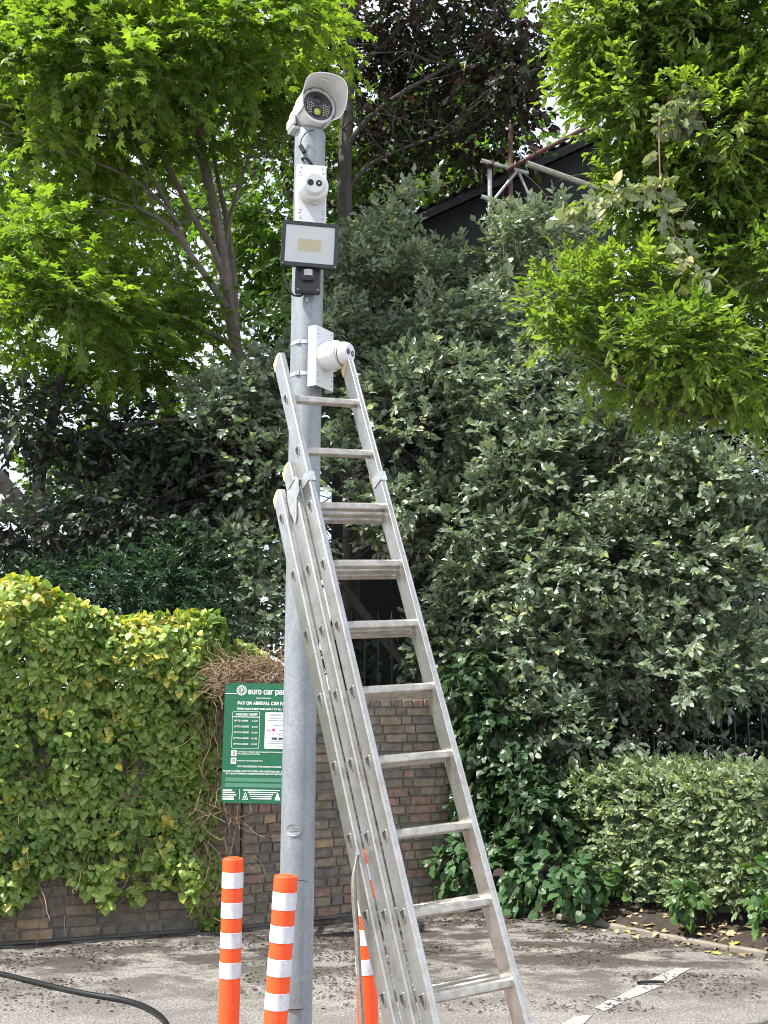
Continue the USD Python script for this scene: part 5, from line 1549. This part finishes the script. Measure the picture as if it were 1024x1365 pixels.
col = palette(rng, len(P), (0.022, 0.052, 0.022), (0.045, 0.092, 0.032)) * (0.9 + 0.9 * low[:, None])
foliage(tg, P, A, N, S, 'ivy', col, 'ivy_leaf')
obj('runners', twig_mesh(tw, 0.004), 'dead_twig', tg, kind='stuff')
tg2 = thing('ground_ivy', 'bright ivy trailing out from under the clipped hedge onto the bed', 'ivy', gnd(1000, 1240))
BG2 = [ell(*b) for b in ((1015, 1180, 7.85, 30, 40, .15), (1060, 1210, 7.5, 40, 40, .2), (912, 1195, 8.45, 16, 24, .1), (800, 1180, 9.05, 26, 22, .1))]
P, O = blob_points(BG2, 85, rng, gap=0.2, gfreq=3, shell=0.4, seed=13)
P, A, N, S, tw = sprays(P, O, rng, 3, 0.10, 0.078, up=0, droop=0.8, flat=0.4, nrand=0.35)
P[:, 2] = np.maximum(P[:, 2], 0.07)
foliage(tg2, P, A, N, S, 'ivy', palette(rng, len(P), (0.035, 0.085, 0.030), (0.10, 0.18, 0.05)), 'ivy_leaf', parts=200)

# ------------------------------------------------------------------ fence, shed, scaffold
tfn = thing('railing_fence', 'dark metal railing fence hidden in shade behind the shrub', 'fence', (0.0, 10.6, 0))
f0, f1 = np.array([-0.9, 10.75, 0]), np.array([4.6, 10.9, 0])
fd = unit(f1 - f0); fl_ = np.linalg.norm(f1 - f0)
for z in (0.25, 2.35):
    m = cbox((fl_, 0.04, 0.04), (0, 0, 0), 0.003); M = np.eye(4); M[:3, 0] = fd; M[:3, 1] = [-fd[1], fd[0], 0]; M[:3, 3] = (f0 + f1) / 2 + [0, 0, z]
    obj('rail', xf(m, M), 'fence_dark', tfn)
for k in range(int(fl_ / 0.13)):
    p = f0 + fd * (k + 0.5) * 0.13
    obj('bar', tubepath([p, p + [0, 0, 2.5], p + [0, 0, 2.56]], [0.011, 0.011, 0.002], 6), 'fence_dark', tfn)

SY = 14.6
tsd = thing('shed', 'dark corrugated shed with a sloping roof behind the scaffold', 'shed', at(640, 985, SY))
ra, rb2 = at(430, 352, SY), at(812, 176, SY)
xs = np.linspace(ra[0], rb2[0], 180)
zr = np.interp(xs, [ra[0], rb2[0]], [ra[2], rb2[2]])
zw = zr + 0.025 * np.sin(xs * 2 * np.pi / 0.15)
v = np.vstack([np.c_[xs, np.full(180, SY - 0.35), zw], np.c_[xs, np.full(180, SY + 3.2), zw], np.c_[xs, np.full(180, SY - 0.35), zw - 0.02], np.c_[xs, np.full(180, SY + 3.2), zw - 0.02]])
i = np.arange(179)
q = np.vstack([np.c_[i, i + 1, 180 + i + 1, 180 + i], np.c_[360 + i, 540 + i, 540 + i + 1, 360 + i + 1], np.c_[i, 360 + i, 360 + i + 1, i + 1]])
obj('roof', (v, np.vstack([q[:, [0, 1, 2]], q[:, [0, 2, 3]]])), 'roof_dark', tsd)
wall_poly = Polygon([(ra[0] + 0.15, 0), (rb2[0], 0), (rb2[0], rb2[2] - 0.08), (ra[0] + 0.15, ra[2] - 0.06 + 0.15 * (rb2[2] - ra[2]) / (rb2[0] - ra[0]))])
wm = trimesh.creation.extrude_polygon(wall_poly, 3.0, engine='earcut')
wm.vertices = np.c_[wm.vertices[:, 0], SY + wm.vertices[:, 2], wm.vertices[:, 1]]
trimesh.repair.fix_normals(wm)
obj('wall', wm, 'roof_dark', tsd)
obj('fascia', cat_mesh([tubepath([ra + [0, -0.36, -0.13], rb2 + [0, -0.36, -0.13]], 0.06, 4)]), 'roof_dark', tsd)
for k in range(14):      # horizontal cladding boards
    z = ra[2] - 0.25 - k * 0.16
    obj('cladding_board', cbox((rb2[0] - ra[0] - 0.4, 0.03, 0.13), ((ra[0] + rb2[0]) / 2 + 0.1, SY - 0.02, z), 0.004), 'roof_dark', tsd)

tsc = thing('scaffold', 'rusty and grey scaffold tubes standing above the big shrub', 'scaffold', at(681, 985, 13.4))


def stube(a, b, r, m, **kw):
    A_, B_ = at(*a), at(*b)
    d = unit(B_ - A_); L = np.linalg.norm(B_ - A_)
    ring = trimesh.creation.annulus(r_min=r * 0.8, r_max=r, height=L, sections=16)
    M = trimesh.geometry.align_vectors([0, 0, 1], d); M[:3, 3] = (A_ + B_) / 2
    return obj('tube', xf(ring, M), m, tsc, smooth=30, **kw)


Ys = 13.4
stube((680.5, 166, Ys), (681, 985, Ys), 0.0285, 'rust', label='upright rusty tube')
stube((676, 226, Ys - 0.09), (800, 160, Ys - 0.9), 0.0285, 'rust', label='sloping rusty tube')
stube((706, 196, Ys - 0.2), (728, 204, Ys - 0.12), 0.026, 'rust')
stube((642, 214, Ys - 0.12), (704, 231, Ys + 0.1), 0.028, 'tube_grey')
stube((653, 216, Ys + 0.02), (654, 400, Ys + 0.02), 0.028, 'tube_grey')
stube((689, 228, Ys - 0.05), (657, 268, Ys - 0.02), 0.018, 'tube_grey')
stube((692, 231, Ys + 0.06), (712, 275, Ys + 0.1), 0.018, 'tube_grey')
stube((642, 262, Ys - 0.08), (700, 280, Ys + 0.05), 0.028, 'tube_grey')
stube((703, 218, 12.2), (900, 288, 13.0), 0.036, 'tube_olive', label='thick olive tube with open end')
for u, v in ((681, 224), (654, 219), (681, 268)):
    obj('coupler', xf(cbox((0.085, 0.12, 0.075), (0, 0, 0), 0.012), frame(at(u, v, Ys - 0.04))), 'rust', tsc)
